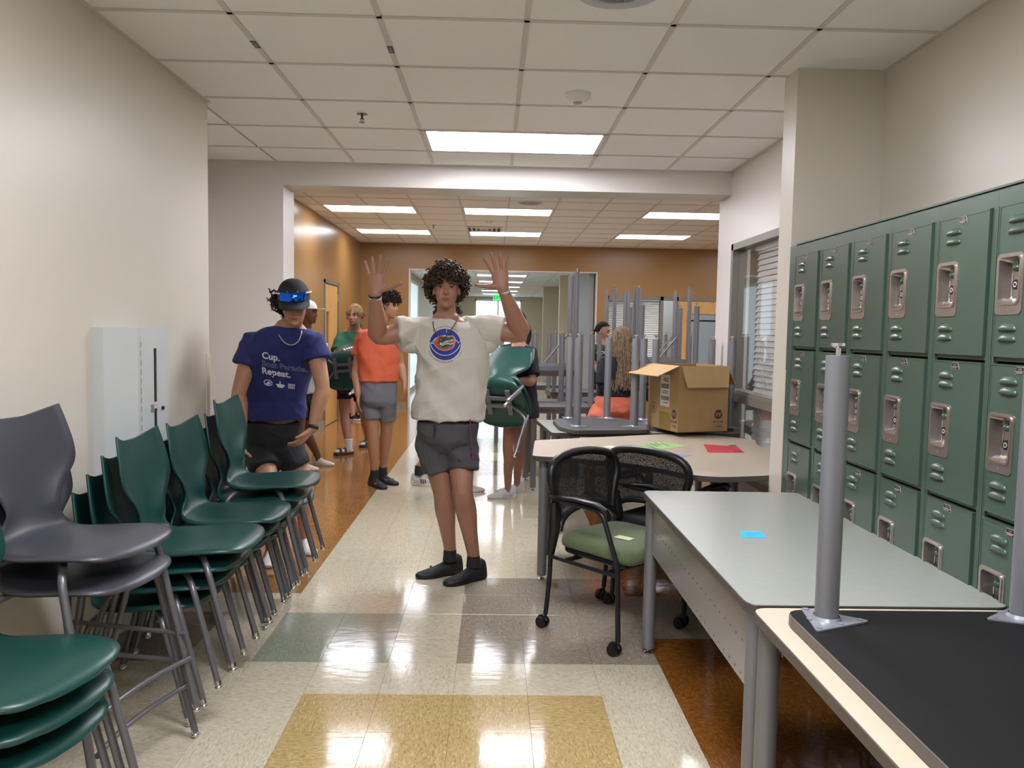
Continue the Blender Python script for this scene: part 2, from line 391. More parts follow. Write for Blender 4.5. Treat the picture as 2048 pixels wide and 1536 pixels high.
# ---- light fixtures
def panel_light(x0, y0, H, strength, lab, grp, nx=2):
    s = .6096; t = thing('ceiling_light', lab, 'ceiling light', (x0+s, y0+s/2, H), group=grp)
    b = MB(); W, D = 2*s, s; f = .022
    for q in ((-W/2+.012, W/2-.012, -D/2+.012, -D/2+.012+f), (-W/2+.012, W/2-.012, D/2-.012-f, D/2-.012), (-W/2+.012, -W/2+.012+f, -D/2+.012, D/2-.012), (W/2-.012-f, W/2-.012, -D/2+.012, D/2-.012)):
        b.bx(*q, 0, .03)
    b.build('light_frame', white_m, t)
    m = mat('diffuser_%g' % strength, '#ffffff', .6, emit='#f4f3fb', es=strength)
    o = MB().bx(-W/2+.034, W/2-.034, -D/2+.034, D/2-.034, .012, .018).build('diffuser', m, t)
    return t
s6 = .6096
panel_light(-.4944, 3.3475+3*s6, H1, PANEL_NEAR, 'bright rectangular ceiling light in the near room', 'near ceiling lights')
panel_light(-.4944, 3.3475-3*s6, H1, PANEL_NEAR, 'unseen ceiling light added overhead to brighten the near room', 'near ceiling lights')  # out-of-view panel added to brighten the near walls and chairs
panel_light(-.4944, 3.3475-7*s6, H1, PANEL_NEAR, 'unseen ceiling light added behind the viewer to brighten the near room', 'near ceiling lights')  # second added panel out of view, more fill for the near room
rowname = {-4: 'nearest row behind the header', 0: 'front visible row', 4: 'back row'}; cn = {-3: 'left', 0: 'middle', 4: 'right', 8: 'far right'}
for i, j in fl_lights:
    panel_light(FLX+i*s6, FLY+j*s6, H2, PANEL_FAR, '%s ceiling light in the %s of the orange hall' % (cn[i], rowname[j]), 'orange hall ceiling lights')
# ---- ceiling fittings
t = thing('smoke_detector', 'white dome smoke detector on ceiling tile right of the near light', 'smoke detector', (.43, 4.33, H1+.004))
MB().cyl((0, 0, -.012), (0, 0, 0), .07, n=28).loft([[V((r*math.cos(a*PI/14), r*math.sin(a*PI/14), z)) for a in range(28)] for r, z in ((.07, -.012), (.066, -.022), (.05, -.036), (.03, -.045), (.022, -.047))]).build('housing', white_m, t)
MB().cyl((0, 0, -.052), (0, 0, -.044), .022, .024, n=18).build('sensor', steel_m, t)
t = thing('ceiling_speaker', 'round white ceiling speaker grille at top edge of view', 'speaker', (.448, 3.03, H1+.004))
MB().loft([[V((r*math.cos(a*PI/20), r*math.sin(a*PI/20), z)) for a in range(40)] for r, z in ((.165, 0), (.165, -.006), (.15, -.011), (.105, -.008), (.105, -.002))], cap=False).build('rim', mat('speaker_white', '#bfc2c8', .5), t)
b = MB()
for k in range(-13, 14):
    w_ = math.sqrt(max(.1**2-(k*.0077)**2, 0)); b.bx(k*.0077-.0022, k*.0077+.0022, -w_, w_, -.009, -.004)
b.build('grille_slats', mat('speaker_grey', '#8f929a', .5), t, kind='stuff')
MB().cyl((0, 0, -.003), (0, 0, 0), .105, n=30).build('back_plate', mat('speaker_dark', '#4b4d54', .6), t)
def sprinkler(x, y, H, lab):
    t = thing('sprinkler', lab, 'sprinkler', (x, y, H+.004))
    MB().cyl((0, 0, -.005), (0, 0, 0), .033, n=20).build('escutcheon', chrome_m, t)
    b = MB().cyl((0, 0, -.035), (0, 0, -.005), .007, n=8); b.tube([(0, 0, -.02), (.012, 0, -.035), (0, 0, -.05)], .002, 5).tube([(0, 0, -.02), (-.012, 0, -.035), (0, 0, -.05)], .002, 5)
    b.build('nozzle', mat('bronze', '#5b5650', .4, metal=.6), t); MB().cyl((0, 0, -.053), (0, 0, -.05), .018, n=12).build('deflector', chrome_m, t)
sprinkler(-.81, 4.83, H1, 'chrome sprinkler head on near ceiling left of the light')
sprinkler(-.95, 12.2, H2, 'tiny sprinkler head on the orange hall ceiling')
t = thing('smoke_detector', 'small white smoke detector between the middle hall lights', 'smoke detector', (-.1, 11.6, H2+.004))
MB().cyl((0, 0, -.03), (0, 0, 0), .05, .065, n=20).build('housing', white_m, t); MB().cyl((0, 0, -.04), (0, 0, -.03), .03, .03, n=16).build('sensor', white_m, t)
t = thing('ceiling_speaker', 'round flat ceiling speaker in hall right of middle light', 'speaker', (.42, 9.9, H2+.004))
MB().cyl((0, 0, -.008), (0, 0, 0), .15, n=30).build('rim', mat('speaker_white', '#bfc2c8', .5), t); MB().cyl((0, 0, -.012), (0, 0, -.008), .115, n=26).build('grille', mat('speaker_grey', '#8f929a', .5), t)
for (x, y, lab) in ((-.18, 12.55, 'square ceiling air vent by the middle back hall light'), (3.6, 11.6, 'square ceiling air vent at right of the orange hall')):
    t = thing('ceiling_vent', lab, 'vent', (x, y, H2+.002)); b = MB()
    for k in range(1, 5):
        r = .28*k/4; b.loft([[V((sx*(r-d), sy*(r-d), z)) for sx, sy in ((-1, -1), (1, -1), (1, 1), (-1, 1))] for d, z in ((0, -.004), (.02, -.014), (.03, -.012), (.012, 0))], cap=False, sm=False)
    b.build('louver_rings', white_m, t); MB().bx(-.28, .28, -.28, .28, -.003, 0).build('duct', mat('duct_dark', '#3c3a38', .8), t)
# labels stuck on the ceiling grid
from_m = mat('label_navy', '#3d3c50', .5)
for (x, y, w_, wd) in ((-1.104, 3.70, 'left', 0), (-.4944, 3.72, 'right', 0)):
    b = MB().bx(x-.013, x+.013, y-.045, y+.045, H1-.0012, H1-.0002, 0)
    for k in range(3): b.bx(x-.007+.005*k, x-.0045+.005*k, y-.03, y+.03, H1-.0016, H1-.0011, 1)
    b.build('grid_label', [from_m, mat('label_grey', '#9a9aa8', .5)], label='small dark printed sticker on ceiling grid bar, the %s one' % w_, cat='sticker')

# ---- right window with blinds
t = bpy.data.objects.new('window_1', None); COL.objects.link(t); t.location = (XR, 0, 0); t['kind'] = 'structure'
b = MB(); fr = .05
for q in ((WY0, WY0+fr, WZ0, WZ1), (WY1-fr, WY1, WZ0, WZ1), (WY0, WY1, WZ1-fr, WZ1), (WY0, WY1, WZ0, WZ0+fr), (WY0, WY1, 1.0, 1.07)):
    b.bx(-.018, .1, q[0], q[1], q[2], q[3])
b.bx(-.03, .04, WY0-.02, WY1+.02, .985, 1.055)
b.build('window_frame', frame_m, t)
MB().bx(.03, .036, WY0+fr, WY1-fr, 1.07, WZ1-fr).build('pane', glass_m, t)
MB().bx(.03, .036, WY0+fr, WY1-fr, WZ0+fr, 1.0).build('pane', glass_m, t)
sl = MB().bx(-.0008, .0008, -1.2, .0, -.021, .021, T=Matrix.Rotation(math.radians(24), 4, 'Y')).mesh('blind_slat', mat('blind_white', '#ebebe8', .5))
for k in range(40):
    o = bpy.data.objects.new('blind_slat', sl); COL.objects.link(o); o.parent = t; o.location = (.075, 5.78, .46+k*.042)
b = MB()
for y in (5.2, 5.62): b.cyl((.075, y, .42), (.075, y, 2.12), .0012, n=5)
b.bx(.05, .1, 4.57, 5.78, 2.1, 2.14); b.build('blind_cords', white_m, t)
wallbox('wall_office', mat('office_wall', '#5b5852', .7), (XR+1.6, XR+1.7, 4.0, 6.45, 0, 2.7), (XR+.14, XR+1.7, 3.9, 4.0, 0, 2.7), (XR+.14, XR+1.7, 6.35, 6.45, 0, 2.7), (XR+.14, XR+1.7, 3.9, 6.45, 2.7, 2.75))
area('office_blind_fill', (XR+.9, 5.0, 2.6), .6, .6, 20)  # added area light to brighten the blinds, stands for no visible fixture
# ---- hall left door (blond wood, narrow lite)
t = bpy.data.objects.new('door_1', None); COL.objects.link(t); t.location = (OX, DY0, 0); t['kind'] = 'structure'
W_ = DY1-DY0
MB().bx(-.1, .015, -.05, 0, 0, DZ+.05).bx(-.1, .015, W_, W_+.05, 0, DZ+.05).bx(-.1, .015, -.05, W_+.05, DZ, DZ+.05).build('door_frame', frame_m, t)
MB().bx(-.045, 0, 0.01, .13, .01, DZ-.01).bx(-.045, 0, .33, W_-.01, .01, DZ-.01).bx(-.045, 0, .13, .33, .01, .75).bx(-.045, 0, .13, .33, 1.72, DZ-.01).build('door_leaf', wood_m, t)
MB().bx(-.028, -.02, .13, .33, .75, 1.72).build('pane', mat('dark_lite', '#4b4540', .15), t)
MB().bx(-.019, -.015, .15, .31, .85, 1.25).build('notice', mat('paper_white', '#e6e6ea', .6), t)
for z in (.25, 1.9): MB().cyl((.008, W_-.005, z), (.008, W_-.005, z+.1), .008, n=8).build('hinge', steel_m, t)
MB().cyl((.0, .06, 1.0), (.05, .06, 1.0), .01, n=8).cyl((.05, .06, 1.0), (.05, .18, 1.0), .009, n=8).build('door_handle', steel_m, t)
# ---- far wall: window with blinds, sidelite, wood door
t = bpy.data.objects.new('window_2', None); COL.objects.link(t); t.location = (0, FY, 0); t['kind'] = 'structure'
b = MB()
for q in ((FW0, 3.46, 2.1, 2.17), (FW0, FW0+.06, .6, 2.17), (3.12, 3.18, .6, 2.17), (3.4, 3.46, 0, 2.17), (FW0, 3.46, .6, .66), (3.46, FW1, 2.1, 2.17)): b.bx(q[0], q[1], -.02, .1, q[2], q[3])
b.build('window_frame', frame_m, t)
MB().bx(FW0+.06, 3.12, .03, .036, .66, 2.1).build('pane', glass_m, t)
MB().bx(3.18, 3.4, .03, .036, .66, 2.1).build('pane', glass_m, t)
sl = MB().bx(-.5, .5, -.0008, .0008, -.02, .02, T=Matrix.Rotation(math.radians(-50), 4, 'X')).mesh('blind_slat', mat('blind_white', '#ebebe8', .5))
for k in range(33):
    o = bpy.data.objects.new('blind_slat', sl); COL.objects.link(o); o.parent = t; o.location = (2.65, .12, .7+k*.043)
wallbox('wall_classroom', mat('classroom_wall', '#8d9294', .7), (FW0-.2, 5.5, FY+2.2, FY+2.3, 0, 3), (FW0-.3, FW0-.2, FY+.2, FY+2.3, 0, 3), (5.4, 5.5, FY+.2, FY+2.3, 0, 3), (FW0-.3, 5.5, FY+.2, FY+2.3, 2.9, 3))
area('classroom_lamp', (3.6, FY+1.2, 2.8), 1.2, .6, 30)
t = bpy.data.objects.new('door_2', None); COL.objects.link(t); t.location = (3.46, FY, 0); t['kind'] = 'structure'
MB().bx(0, .17, 0, .05, 0, 2.1).bx(.72, 1.1, 0, .05, 0, 2.1).bx(.17, .72, 0, .05, 1.86, 2.1).bx(.17, .72, 0, .05, 0, .35).build('door_leaf', wood_m, t)
MB().bx(.17, .72, .02, .026, .35, 1.86).build('pane', mat('frosted_blue', '#8d9ba0', .3), t)
MB().bx(.17, .72, .012, .02, 1.72, 1.75).build('shade_rail', black_m, t)
# ---- corridor beyond the opening
CE = 30.6
wallbox('wall_corridor_left', mat('corridor_wall', '#c2b8a0', .5), (GX0-.35, GX0-.2, FY+.2, FY+.55, 0, 2.8), (GX0-.5, GX0-.35, FY+.55, CE, 0, 2.8))
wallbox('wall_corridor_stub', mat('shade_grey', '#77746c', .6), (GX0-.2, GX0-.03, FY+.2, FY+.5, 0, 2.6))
wallbox('wall_corridor_far', MATS['corridor_wall'], (GX0-.5, -.75, CE, CE+.15, 0, 2.8), (1.05, 4.5, CE, CE+.15, 0, 2.8), (-.75, 1.05, CE, CE+.15, 2.66, 2.8), (-.75, 1.05, CE, CE+.15, 0, .1))
wallbox('wall_corridor_right', MATS['corridor_wall'], (1.94, 2.1, FY+.2, FY+3.4, 0, 2.8), (1.5, 2.1, FY+3.4, FY+3.6, 0, 2.8), (2.3, 2.45, FY+3.6, 23, 0, 2.8), (1.42, 2.45, 23, 23.2, 0, 2.8), (2.3, 2.45, 23, CE, 0, 2.8))
ceiling('ceiling_corridor', 2.77, GX0-.4, 2.4, FY+.2, CE, -.448, 15.4, {(i, j) for j in (1, 5, 9, 13, 17, 21) for i in (0, 1)})
for k, j in enumerate((1, 5, 9, 13, 17, 21)):
    panel_light(-.448, 15.4+j*s6, 2.77, PANEL_HALL, 'corridor ceiling light, number %s from the orange hall' % ('one two three four five six'.split()[k]), 'corridor ceiling lights')
t = bpy.data.objects.new('window_3', None); COL.objects.link(t); t.location = (0, CE, 0); t['kind'] = 'structure'
b = MB()
for x in (-.75, .12, 1.0): b.bx(x, x+.05, -.01, .08, .1, 2.66)
b.bx(-.75, 1.05, -.01, .08, 2.6, 2.66).bx(-.75, 1.05, -.01, .08, 1.55, 1.6).build('window_frame', white_m, t)
MB().bx(-.72, 1.02, .05, .06, .1, 2.62).build('pane', mat('daylight_glass', '#dff4ff', .4, emit='#d6f2ff', es=1.2), t)
t = thing('exit_sign', 'green lit EXIT sign hanging in the corridor', 'sign', (.12, 27.0, 2.62))
MB().bx(-.02, .02, -.01, .01, .08, .15).build('bracket', steel_m, t)
b = MB().bx(-.17, .17, -.02, .02, -.13, .08, 0); flat_text(b, 'EXIT', .15, (0, -.022, -.08), (1, 0, 0), (0, 0, 1), 'CENTER', 1, .004)
b.build('sign_face', [mat('exit_green', '#3fd66a', .4, emit='#35d868', es=1.0), mat('exit_dark', '#157a35', .4)], t)
# glass side door / display at the corridor's left, lockers row at its right
t = bpy.data.objects.new('window_4', None); COL.objects.link(t); t.location = (GX0-.35, 0, 0); t['kind'] = 'structure'
MB().bx(0, .03, 16.0, 16.08, 0, 2.6).bx(0, .03, 20.0, 20.08, 0, 2.6).bx(0, .03, 18, 18.06, 0, 2.6).bx(0, .03, 16, 20.08, 2.55, 2.62).build('window_frame', white_m, t)
MB().bx(.005, .012, 16.08, 20, .1, 2.55).build('pane', mat('daylight_side', '#cfe6f2', .3, emit='#d5e4ee', es=.4), t)
t = bpy.data.objects.new('window_5', None); COL.objects.link(t); t.location = (1.94, FY+.9, 0); t['kind'] = 'structure'
MB().bx(-.03, 0, 0, .08, .9, 2.15).bx(-.03, 0, 1.2, 1.28, .9, 2.15).bx(-.03, 0, 0, 1.28, 2.07, 2.15).bx(-.03, 0, 0, 1.28, .9, .98).build('window_frame', frame_m, t)
MB().bx(-.012, -.006, .08, 1.2, .98, 2.07).build('pane', mat('grey_glass', '#77766c', .15), t)
lk = mat('far_locker_blue', '#5c7f8c', .25, metal=.2)
proto = None
for k in range(8):
    y = 18.9+k*.45
    if proto is None:
        proto = thing('corridor_locker', 'x', 'locker', (2.28, y, 0), group='far corridor lockers')
        MB().bx(-.3, 0, -.22, .22, 0, 1.8).build('locker_body', lk, proto)
        for z in (.1, .95): MB().bx(-.306, -.3, -.2, .2, z, z+.8).build('locker_door', lk, proto); MB().bx(-.316, -.306, -.05, .05, z+.45, z+.6).build('handle', steel_m, proto)
        o = proto
    else: o = dup(proto, (2.28, y, 0))
    o['label'] = 'blue grey locker, number %s along the far corridor wall behind table legs' % ('one two three four five six seven eight'.split()[k])
# ================================================================ LOCKERS (front plane x=1.43, columns along y)
lgreen = mat('locker_green', '#43564a', .28, spec=.5, bump=.05, bscale=220, var=.04, vscale=2)
lgap = mat('locker_gap', '#0b120d', .8)
plate_m = mat('plate_black', '#1b1616', .35); letter_m = mat('plate_letter', '#b9afac', .4)
LX, LP, LY0 = 1.43, .302, 3.77
ROWS = [(1.442, 1.868), (.998, 1.430), (.554, .986), (.110, .542)]
def ring_flat(mb, oa, ob, xa, xb, m=0):
    """strip between two yz outlines at depths xa, xb"""
    n = len(oa); mb.add([V((xa, p[0], p[1])) for p in oa]+[V((xb, p[0], p[1])) for p in ob], [(i, n+i, n+(i+1) % n, (i+1) % n) for i in range(n)], m, True)
def pan_outline(w, h, r, taper=0):
    o = rrect(0, 0, w, h, r, 4); return [(p[0]*(1-taper*(.5-p[1]/h)), p[1]) for p in o]
# shared meshes, local origin = door's far-lower corner on the front plane; +y is toward the far end
DW, DH = .257, .424
hx, hz, hw, hh = DW-.060, .212, .098, .142      # recess centre (y, z), size
def mk_door():
    b = MB(); c = .006; d = .006
    y0, y1, z0, z1 = hx-hw/2, hx+hw/2, hz-hh/2, hz+hh/2
    for q in ((0, DW, 0, z0), (0, DW, z1, DH), (0, y0, z0, z1), (y1, DW, z0, z1)):
        b.bx(-d, .012, *q)
    for q in ((0, .004, 0, DH), (DW-.004, DW, 0, DH)): b.bx(-d-.0015, -d, *q)
    b.bx(-d-.0015, -d, 0, DW, DH-.004, DH); b.bx(-d-.0015, -d, 0, DW, 0, .004)
    return b.mesh('locker_door', lgreen)
def mk_pan():
    b = MB(); A = [(p[0]+hx, p[1]+hz) for p in pan_outline(hw+.012, hh+.006, .018)]
    # flange with a tab below, rounded lip, tapered cup
    Fo = [(p[0]+hx, p[1]+hz-.009) for p in pan_outline(hw+.016, hh+.028, .016)]; B = [(p[0]+hx, p[1]+hz+.002) for p in pan_outline(hw+.002, hh-.004, .016, .1)]
    Bi = [(p[0]+hx, p[1]+hz+.002) for p in pan_outline(hw-.010, hh-.016, .013, .1)]; Cc = [(p[0]+hx, p[1]+hz+.002) for p in pan_outline(hw-.018, hh-.03, .012, .12)]
    f = -.0085
    ring_flat(b, Fo, Fo, -.006, f); ring_flat(b, Fo, B, f, f); ring_flat(b, B, B, f, f-.003); ring_flat(b, B, Bi, f-.003, f-.003); ring_flat(b, Bi, Cc, f-.003, .024)
    n = len(Cc); b.add([V((.024, p[0], p[1])) for p in Cc], [tuple(range(n))[::-1]], 0)
    b.cyl((f-.001, hx, hz-hh/2-.012), (f+.001, hx, hz-hh/2-.012), .003, n=8)
    return b.mesh('recessed_handle', steel_m)
def mk_latch():
    b = MB().ell((.008, hx-.008, hz+.035), (.012, .016, .011), nu=10, nv=6).bx(.004, .02, hx-.016, hx, hz+.04, hz+.055)
    return b.mesh('latch', mat('latch_green', '#2f4c39', .3))
def mk_lock():
    b = MB().cyl((.02, hx-.020, hz-.012), (-.004, hx-.020, hz-.012), .014, n=16, m=0); b.loft([[V((x, hx-.020+r*math.cos(a*PI/8), hz-.012+r*math.sin(a*PI/8))) for a in range(16)] for r, x in ((.0075, -.0042), (.0075, -.0055), (.005, -.0055), (.005, -.0042))], m=1, cap=False)
    return b.mesh('combination_lock', [black_m, letter_m])
def mk_rod(): return MB().cyl((.012, hx+.016, hz-.045), (.012, hx+.016, hz+.02), .0025, n=6).cyl((.012, hx+.019, hz-.046), (.012, hx+.009, hz-.046), .0028, n=6).mesh('strike_rod', chrome_m)
def mk_louver():
    """pressed louver: half-dome hood, open below"""
    b = MB(); w, n, rings = .038, 14, []
    for k in range(5):
        e = k/4; rr = []
        for i in range(n+1):
            a = PI*i/n; y = -w*math.cos(a); prof = math.sin(a)**.7
            rr.append(V((-.006-.010*math.sin(e*PI/2)*prof, y, .019*math.cos(e*PI/2)*prof)))
        rings.append(rr)
    rings.append([V((-.006, p.y, -.001)) for p in rings[-1]]); b.loft(rings, cap=False, closed=False); return b.mesh('louver', lgreen)
def mk_plate(num):
    b = MB(); P = [(-.020, 0), (-.023, .006), (-.018, .011), (-.015, .022), (.015, .022), (.018, .011), (.023, .006), (.020, 0)]
    T = Matrix(((0, 0, -1, -.0066), (1, 0, 0, 0), (0, 1, 0, 0), (0, 0, 0, 1)))
    b.prism(rpoly(P, .003, 2), 0, .0012, m=0, T=T); Q = [(p[0]*.93, .011+(p[1]-.011)*.90) for p in P]; b.prism(rpoly(Q, .003, 2), .0012, .0018, m=1, T=T)
    b.bx(-.0094, -.0084, -.018, .018, .0082, .0098); b.bx(-.0094, -.0084, -.011, .014, .0042, .0058)
    flat_text(b, num, .0085, (-.0086, .0, .0122), (0, -1, 0), (0, 0, 1), 'CENTER', 0)
    return b.mesh('number_plate', [letter_m, plate_m])
door_me, pan_me, latch_me, lock_me, rod_me, louv_me = mk_door(), mk_pan(), mk_latch(), mk_lock(), mk_rod(), mk_louver()
def put(name, me, parent, loc=(0, 0, 0)):
    o = bpy.data.objects.new(name, me); COL.objects.link(o); o.parent = parent; o.location = loc; return o
ordn = 'first second third fourth fifth sixth seventh eighth'.split()
for k in range(7):
    ya = LY0-.02-(k+1)*LP; yb = ya+LP     # near edge, far edge
    t = thing('locker_column', 'tall green four-door locker column, %s from the white pillar' % ordn[k], 'locker', (LX, (ya+yb)/2, 0), group='green wall lockers')
    b = MB(); L = -LP/2; R = LP/2
    b.bx(0, .012, L+.0004, L+.02, .06, 1.868).bx(0, .012, R-.02, R-.0004, .06, 1.868).bx(0, .012, L+.0003, R-.0003, 1.868, 1.915)
    for a, z in ((1.430, 1.442), (.986, .998), (.542, .554), (.06, .110)): b.bx(.004, .012, L+.02, R-.02, a, z)
    b.bx(-.003, 0, R-.008, R-.0005, .06, 1.868).bx(-.003, 0, L+.0005, L+.006, .06, 1.868)
    b.bx(.012, .4, L, L+.001, .06, 1.92).bx(.012, .4, R-.001, R, .06, 1.92).bx(.012, .41, L, R, 1.915, 1.92)
    b.build('locker_frame', lgreen, t)
    MB().bx(.026, .4, L+.002, R-.002, .06, 1.9).build('locker_body', lgap, t)
    MB().bx(.03, .4, L, R, 0, .06).build('plinth', mat('plinth_dark', '#2b332c', .5), t)
    for r, (z0, z1) in enumerate(ROWS):
        d = put('locker_door', door_me, t, (0, L+.026, z0))
        put('recessed_handle', pan_me, d); put('latch', latch_me, d); put('combination_lock', lock_me, d); put('strike_rod', rod_me, d)
        yl = DW*.60
        for q, (yy, zz) in enumerate(((DW-.082, .372), (DW-.082, .343), (DW-.062, .075), (DW-.062, .046))): put('louver', louv_me, d, (0, yy, zz))
        put('number_plate', mk_plate(str(1306+3*k+r*0+ (0 if r == 0 else r))), d, (0, DW-.128, .398))
MB().bx(LX-.002, 1.86, LY0-.02-7*LP, LY0-.02, 1.92, 1.926).build('locker_top_trim', lgreen, label='long green cap strip running along the top of the locker row', cat='trim strip')
MB().bx(LX+.004, LX+.02, LY0-.02, 3.832, .0, 1.92).build('locker_filler', lgreen, label='narrow green filler strip between the lockers and white pillar', cat='trim strip')
# ================================================================ TABLES
grey_lam = mat('grey_green_laminate', '#8e928a', .3, var=.03, vscale=30, bump=.03, bscale=200)
cream_lam = mat('cream_laminate', '#bdb19b', .32, var=.025, vscale=30)
beige_lam = mat('beige_laminate', '#a89c8a', .32, var=.025, vscale=24)
edge_m = mat('dark_edge_band', '#4b4641', .45)
under_m = mat('black_underside', '#0e0f10', .7, spec=.25, var=.1, vscale=20, bump=.05, bscale=200)
dgrey_under = mat('grey_underside', '#3a3a3c', .5)
TOPM = {'grey': grey_lam, 'cream': cream_lam, 'beige': beige_lam}
def leg_mesh(H, plate=True, r=.0285):
    b = MB().cyl((0, 0, .03), (0, 0, H), r, n=20)
    for z in (.06, .085): b.ell((r, 0, z), (.004, .004, .004), nu=6, nv=4)
    return b.mesh('leg', tube_m)
def glide_mesh(): return MB().cyl((0, 0, .012), (0, 0, .031), .007, n=8).cyl((0, 0, 0), (0, 0, .007), .019, n=16).cyl((0, 0, .007), (0, 0, .012), .019, .010, n=16, caps=False).mesh('glide', chrome_m)
def plate_mesh(H):
    b = MB(); P = rpoly([(-.065, -.05), (.085, -.05), (-.065, .10)], .012, 3) if 0 else rpoly([(-.09, -.055), (.09, -.055), (.0, .085)], .014, 3)
    b.prism(P, H-.004, H-.0005); b.cyl((0, 0, H-.012), (0, 0, H-.004), .031, .036, n=20, caps=False)
    for (x, y) in ((-.068, -.043), (.068, -.043), (0, .066), (-.045, .01), (.045, .01), (0, -.044)): b.cyl((x, y, H-.0065), (x, y, H-.004), .0075, n=8)
    return b.mesh('mounting_plate', mat('plate_silver', '#9598a0', .35, metal=.5))
_lm = {}
def table(label, outline, top='grey', ztop=.76, legs=(), legH=None, under=None, name='table', thick=.03, loc=(0, 0), rz=0, flip=False, zbase=0, group=None, r=.0285, plates=False, edge=None, cat='table', brace=False):
    """outline/legs in local xy; flip = lying upside down on its top at height zbase"""
    t = thing(name, label, cat, (loc[0], loc[1], zbase), rz, group)
    if flip: t.rotation_euler = (PI, 0, rz); t.location.z = zbase+ztop
    T = under or under_m; b = MB()
    b.prism(outline, ztop-thick, ztop, m=0, ms=1, mb=2, bev=.002); b.build('tabletop', [TOPM[top], edge or edge_m, T], t)
    H = ztop-thick; key = (round(H, 3), r)
    if key not in _lm: _lm[key] = (leg_mesh(H, r=r), glide_mesh(), plate_mesh(H))
    lm, gm, pm = _lm[key]
    cx = sum(p[0] for p in legs)/max(1, len(legs)); cy = sum(p[1] for p in legs)/max(1, len(legs))
    for (x, y) in legs:
        l = put('leg', lm, t, (x, y, 0)); put('glide', gm, l)
        if plates is not False:
            p = put('mounting_plate', pm, l); p.rotation_euler = (0, 0, math.atan2(cy-y, cx-x)-PI/2+PI)
    if brace:
        for (x, y) in legs[:2]:
            MB().tube([(x, y, ztop-.42), (x+.3*(1 if x < cx else -1), y, H-.01)], .012, 6).build('brace', tube_m, t)
        x0, x1 = min(p[0] for p in legs), max(p[0] for p in legs)
        for y in {p[1] for p in legs}: MB().bx(x0, x1, y-.015, y+.015, H-.045, H-.002).build('apron_rail', tube_m, t)
    return t
def rect(x0, x1, y0, y1, r=.045): return rpoly([(x0, y0), (x1, y0), (x1, y1), (x0, y1)], r)
# main grey-green table
t = table('long grey-green laminate table in front of the lockers with blue note on it', rect(-.365, .365, -.765, .765), 'grey', loc=(1.067, 2.84), legs=[(-.325, .725), (-.325, -.725), (.315, .725), (.315, -.725)])
b = MB().bx(-.325, -.312, -.69, .69, .48, .728)
for z in (.50, .60, .71):
    for k in range(24): b.cyl((-.3265, -.66+k*.057, z), (-.3245, -.66+k*.057, z), .0035, n=6, m=1)
b.build('modesty_panel', [mat('panel_pale', '#9d9b96', .22, metal=.35), mat('screw_dark', '#57534c', .5)], t)
# cream table nearer the camera, with the black desk lying upside down on it
table('cream laminate table nearest the viewer carrying an upside-down black desk', rect(-.37, .37, -.75, .75), 'cream', loc=(1.072, 1.306), legs=[(-.33, .71), (-.33, -.71), (.32, .71), (.32, -.71)], edge=mat('brown_edge', '#554d46', .45))
table('black-bottomed desk lying upside down on the cream table, legs up', rpoly([(-.345, -.66), (.345, -.66), (.345, .66), (-.345, .66)], .05), 'cream', ztop=.715, thick=.03, loc=(1.10, 1.30), flip=True, zbase=.7605, plates=True, legs=[(-.265, -.59), (.245, -.615), (-.26, .59), (.26, .59)], name='upturned_desk', cat='desk', edge=MATS['brown_edge'])
# beige collaborative table, wing-shaped
P = [(.235, 4.57), (.285, 5.235), (.90, 5.50), (1.34, 5.70), (1.66, 5.60), (1.835, 5.40), (1.80, 5.30), (1.765, 5.17), (1.765, 5.03), (1.80, 4.90), (1.835, 4.83), (1.83, 4.16), (1.46, 4.04), (1.17, 3.965), (1.03, 4.02), (.93, 4.20), (.74, 4.38), (.50, 4.50)]
PO = rpoly([(x-1, y-4.8) for x, y in P], [.04, .04, .3, .2, .1, .03, .06, .06, .06, .06, .03, .05, .1, .09, .09, .12, .12, .1], 4)
table('beige wing-shaped table with coloured papers on it', PO, 'beige', loc=(1, 4.8), legs=[(-.69, -.16), (-.63, .36), (.20, -.66), (.68, -.5), (.66, .5), (.1, .62)])
# grey table behind it, an upturned small desk on it, another under the box
a8 = math.radians(5)
table('grey-topped table behind the beige one carrying two upturned small desks', rect(-.71, .71, -.41, .41, .04), 'grey', loc=(1.10, 6.10), rz=a8, legs=[(-.66, -.32), (-.66, .32), (.66, -.3), (.66, .32)])
SP1 = rpoly([(-.33, -.28), (-.24, -.47), (.33, -.37), (.355, .05), (.2, .44), (-.10, .44), (-.345, .2)], .07)
table('small dark desk upside down on grey table left of the box, four legs up', [(x, -y) for x, y in SP1], 'grey', ztop=.715, loc=(.82, 6.02), plates=True, flip=True, zbase=.7605, legs=[(-.205, -.32), (-.195, .24), (.11, -.34), (.235, .19)], name='upturned_desk', cat='desk', under=dgrey_under)
table('small dark desk upside down on grey table under the cardboard box', rpoly([(-.33, -.30), (.30, -.30), (.33, .25), (-.33, .30)], .05), 'grey', ztop=.715, loc=(1.50, 6.10), plates=True, flip=True, zbase=.7605, legs=[(-.255, .08), (-.295, -.20), (.285, .24), (.26, -.22)], name='upturned_desk', cat='desk', under=dgrey_under)

# ================================================================ STACKING CHAIRS
green_p = mat('green_shell_plastic', '#123f39', .36, spec=.5, bump=.06, bscale=350, bdist=.0008)
grey_p = mat('grey_shell_plastic', '#3e3f46', .4, spec=.5, bump=.06, bscale=350, bdist=.0008)
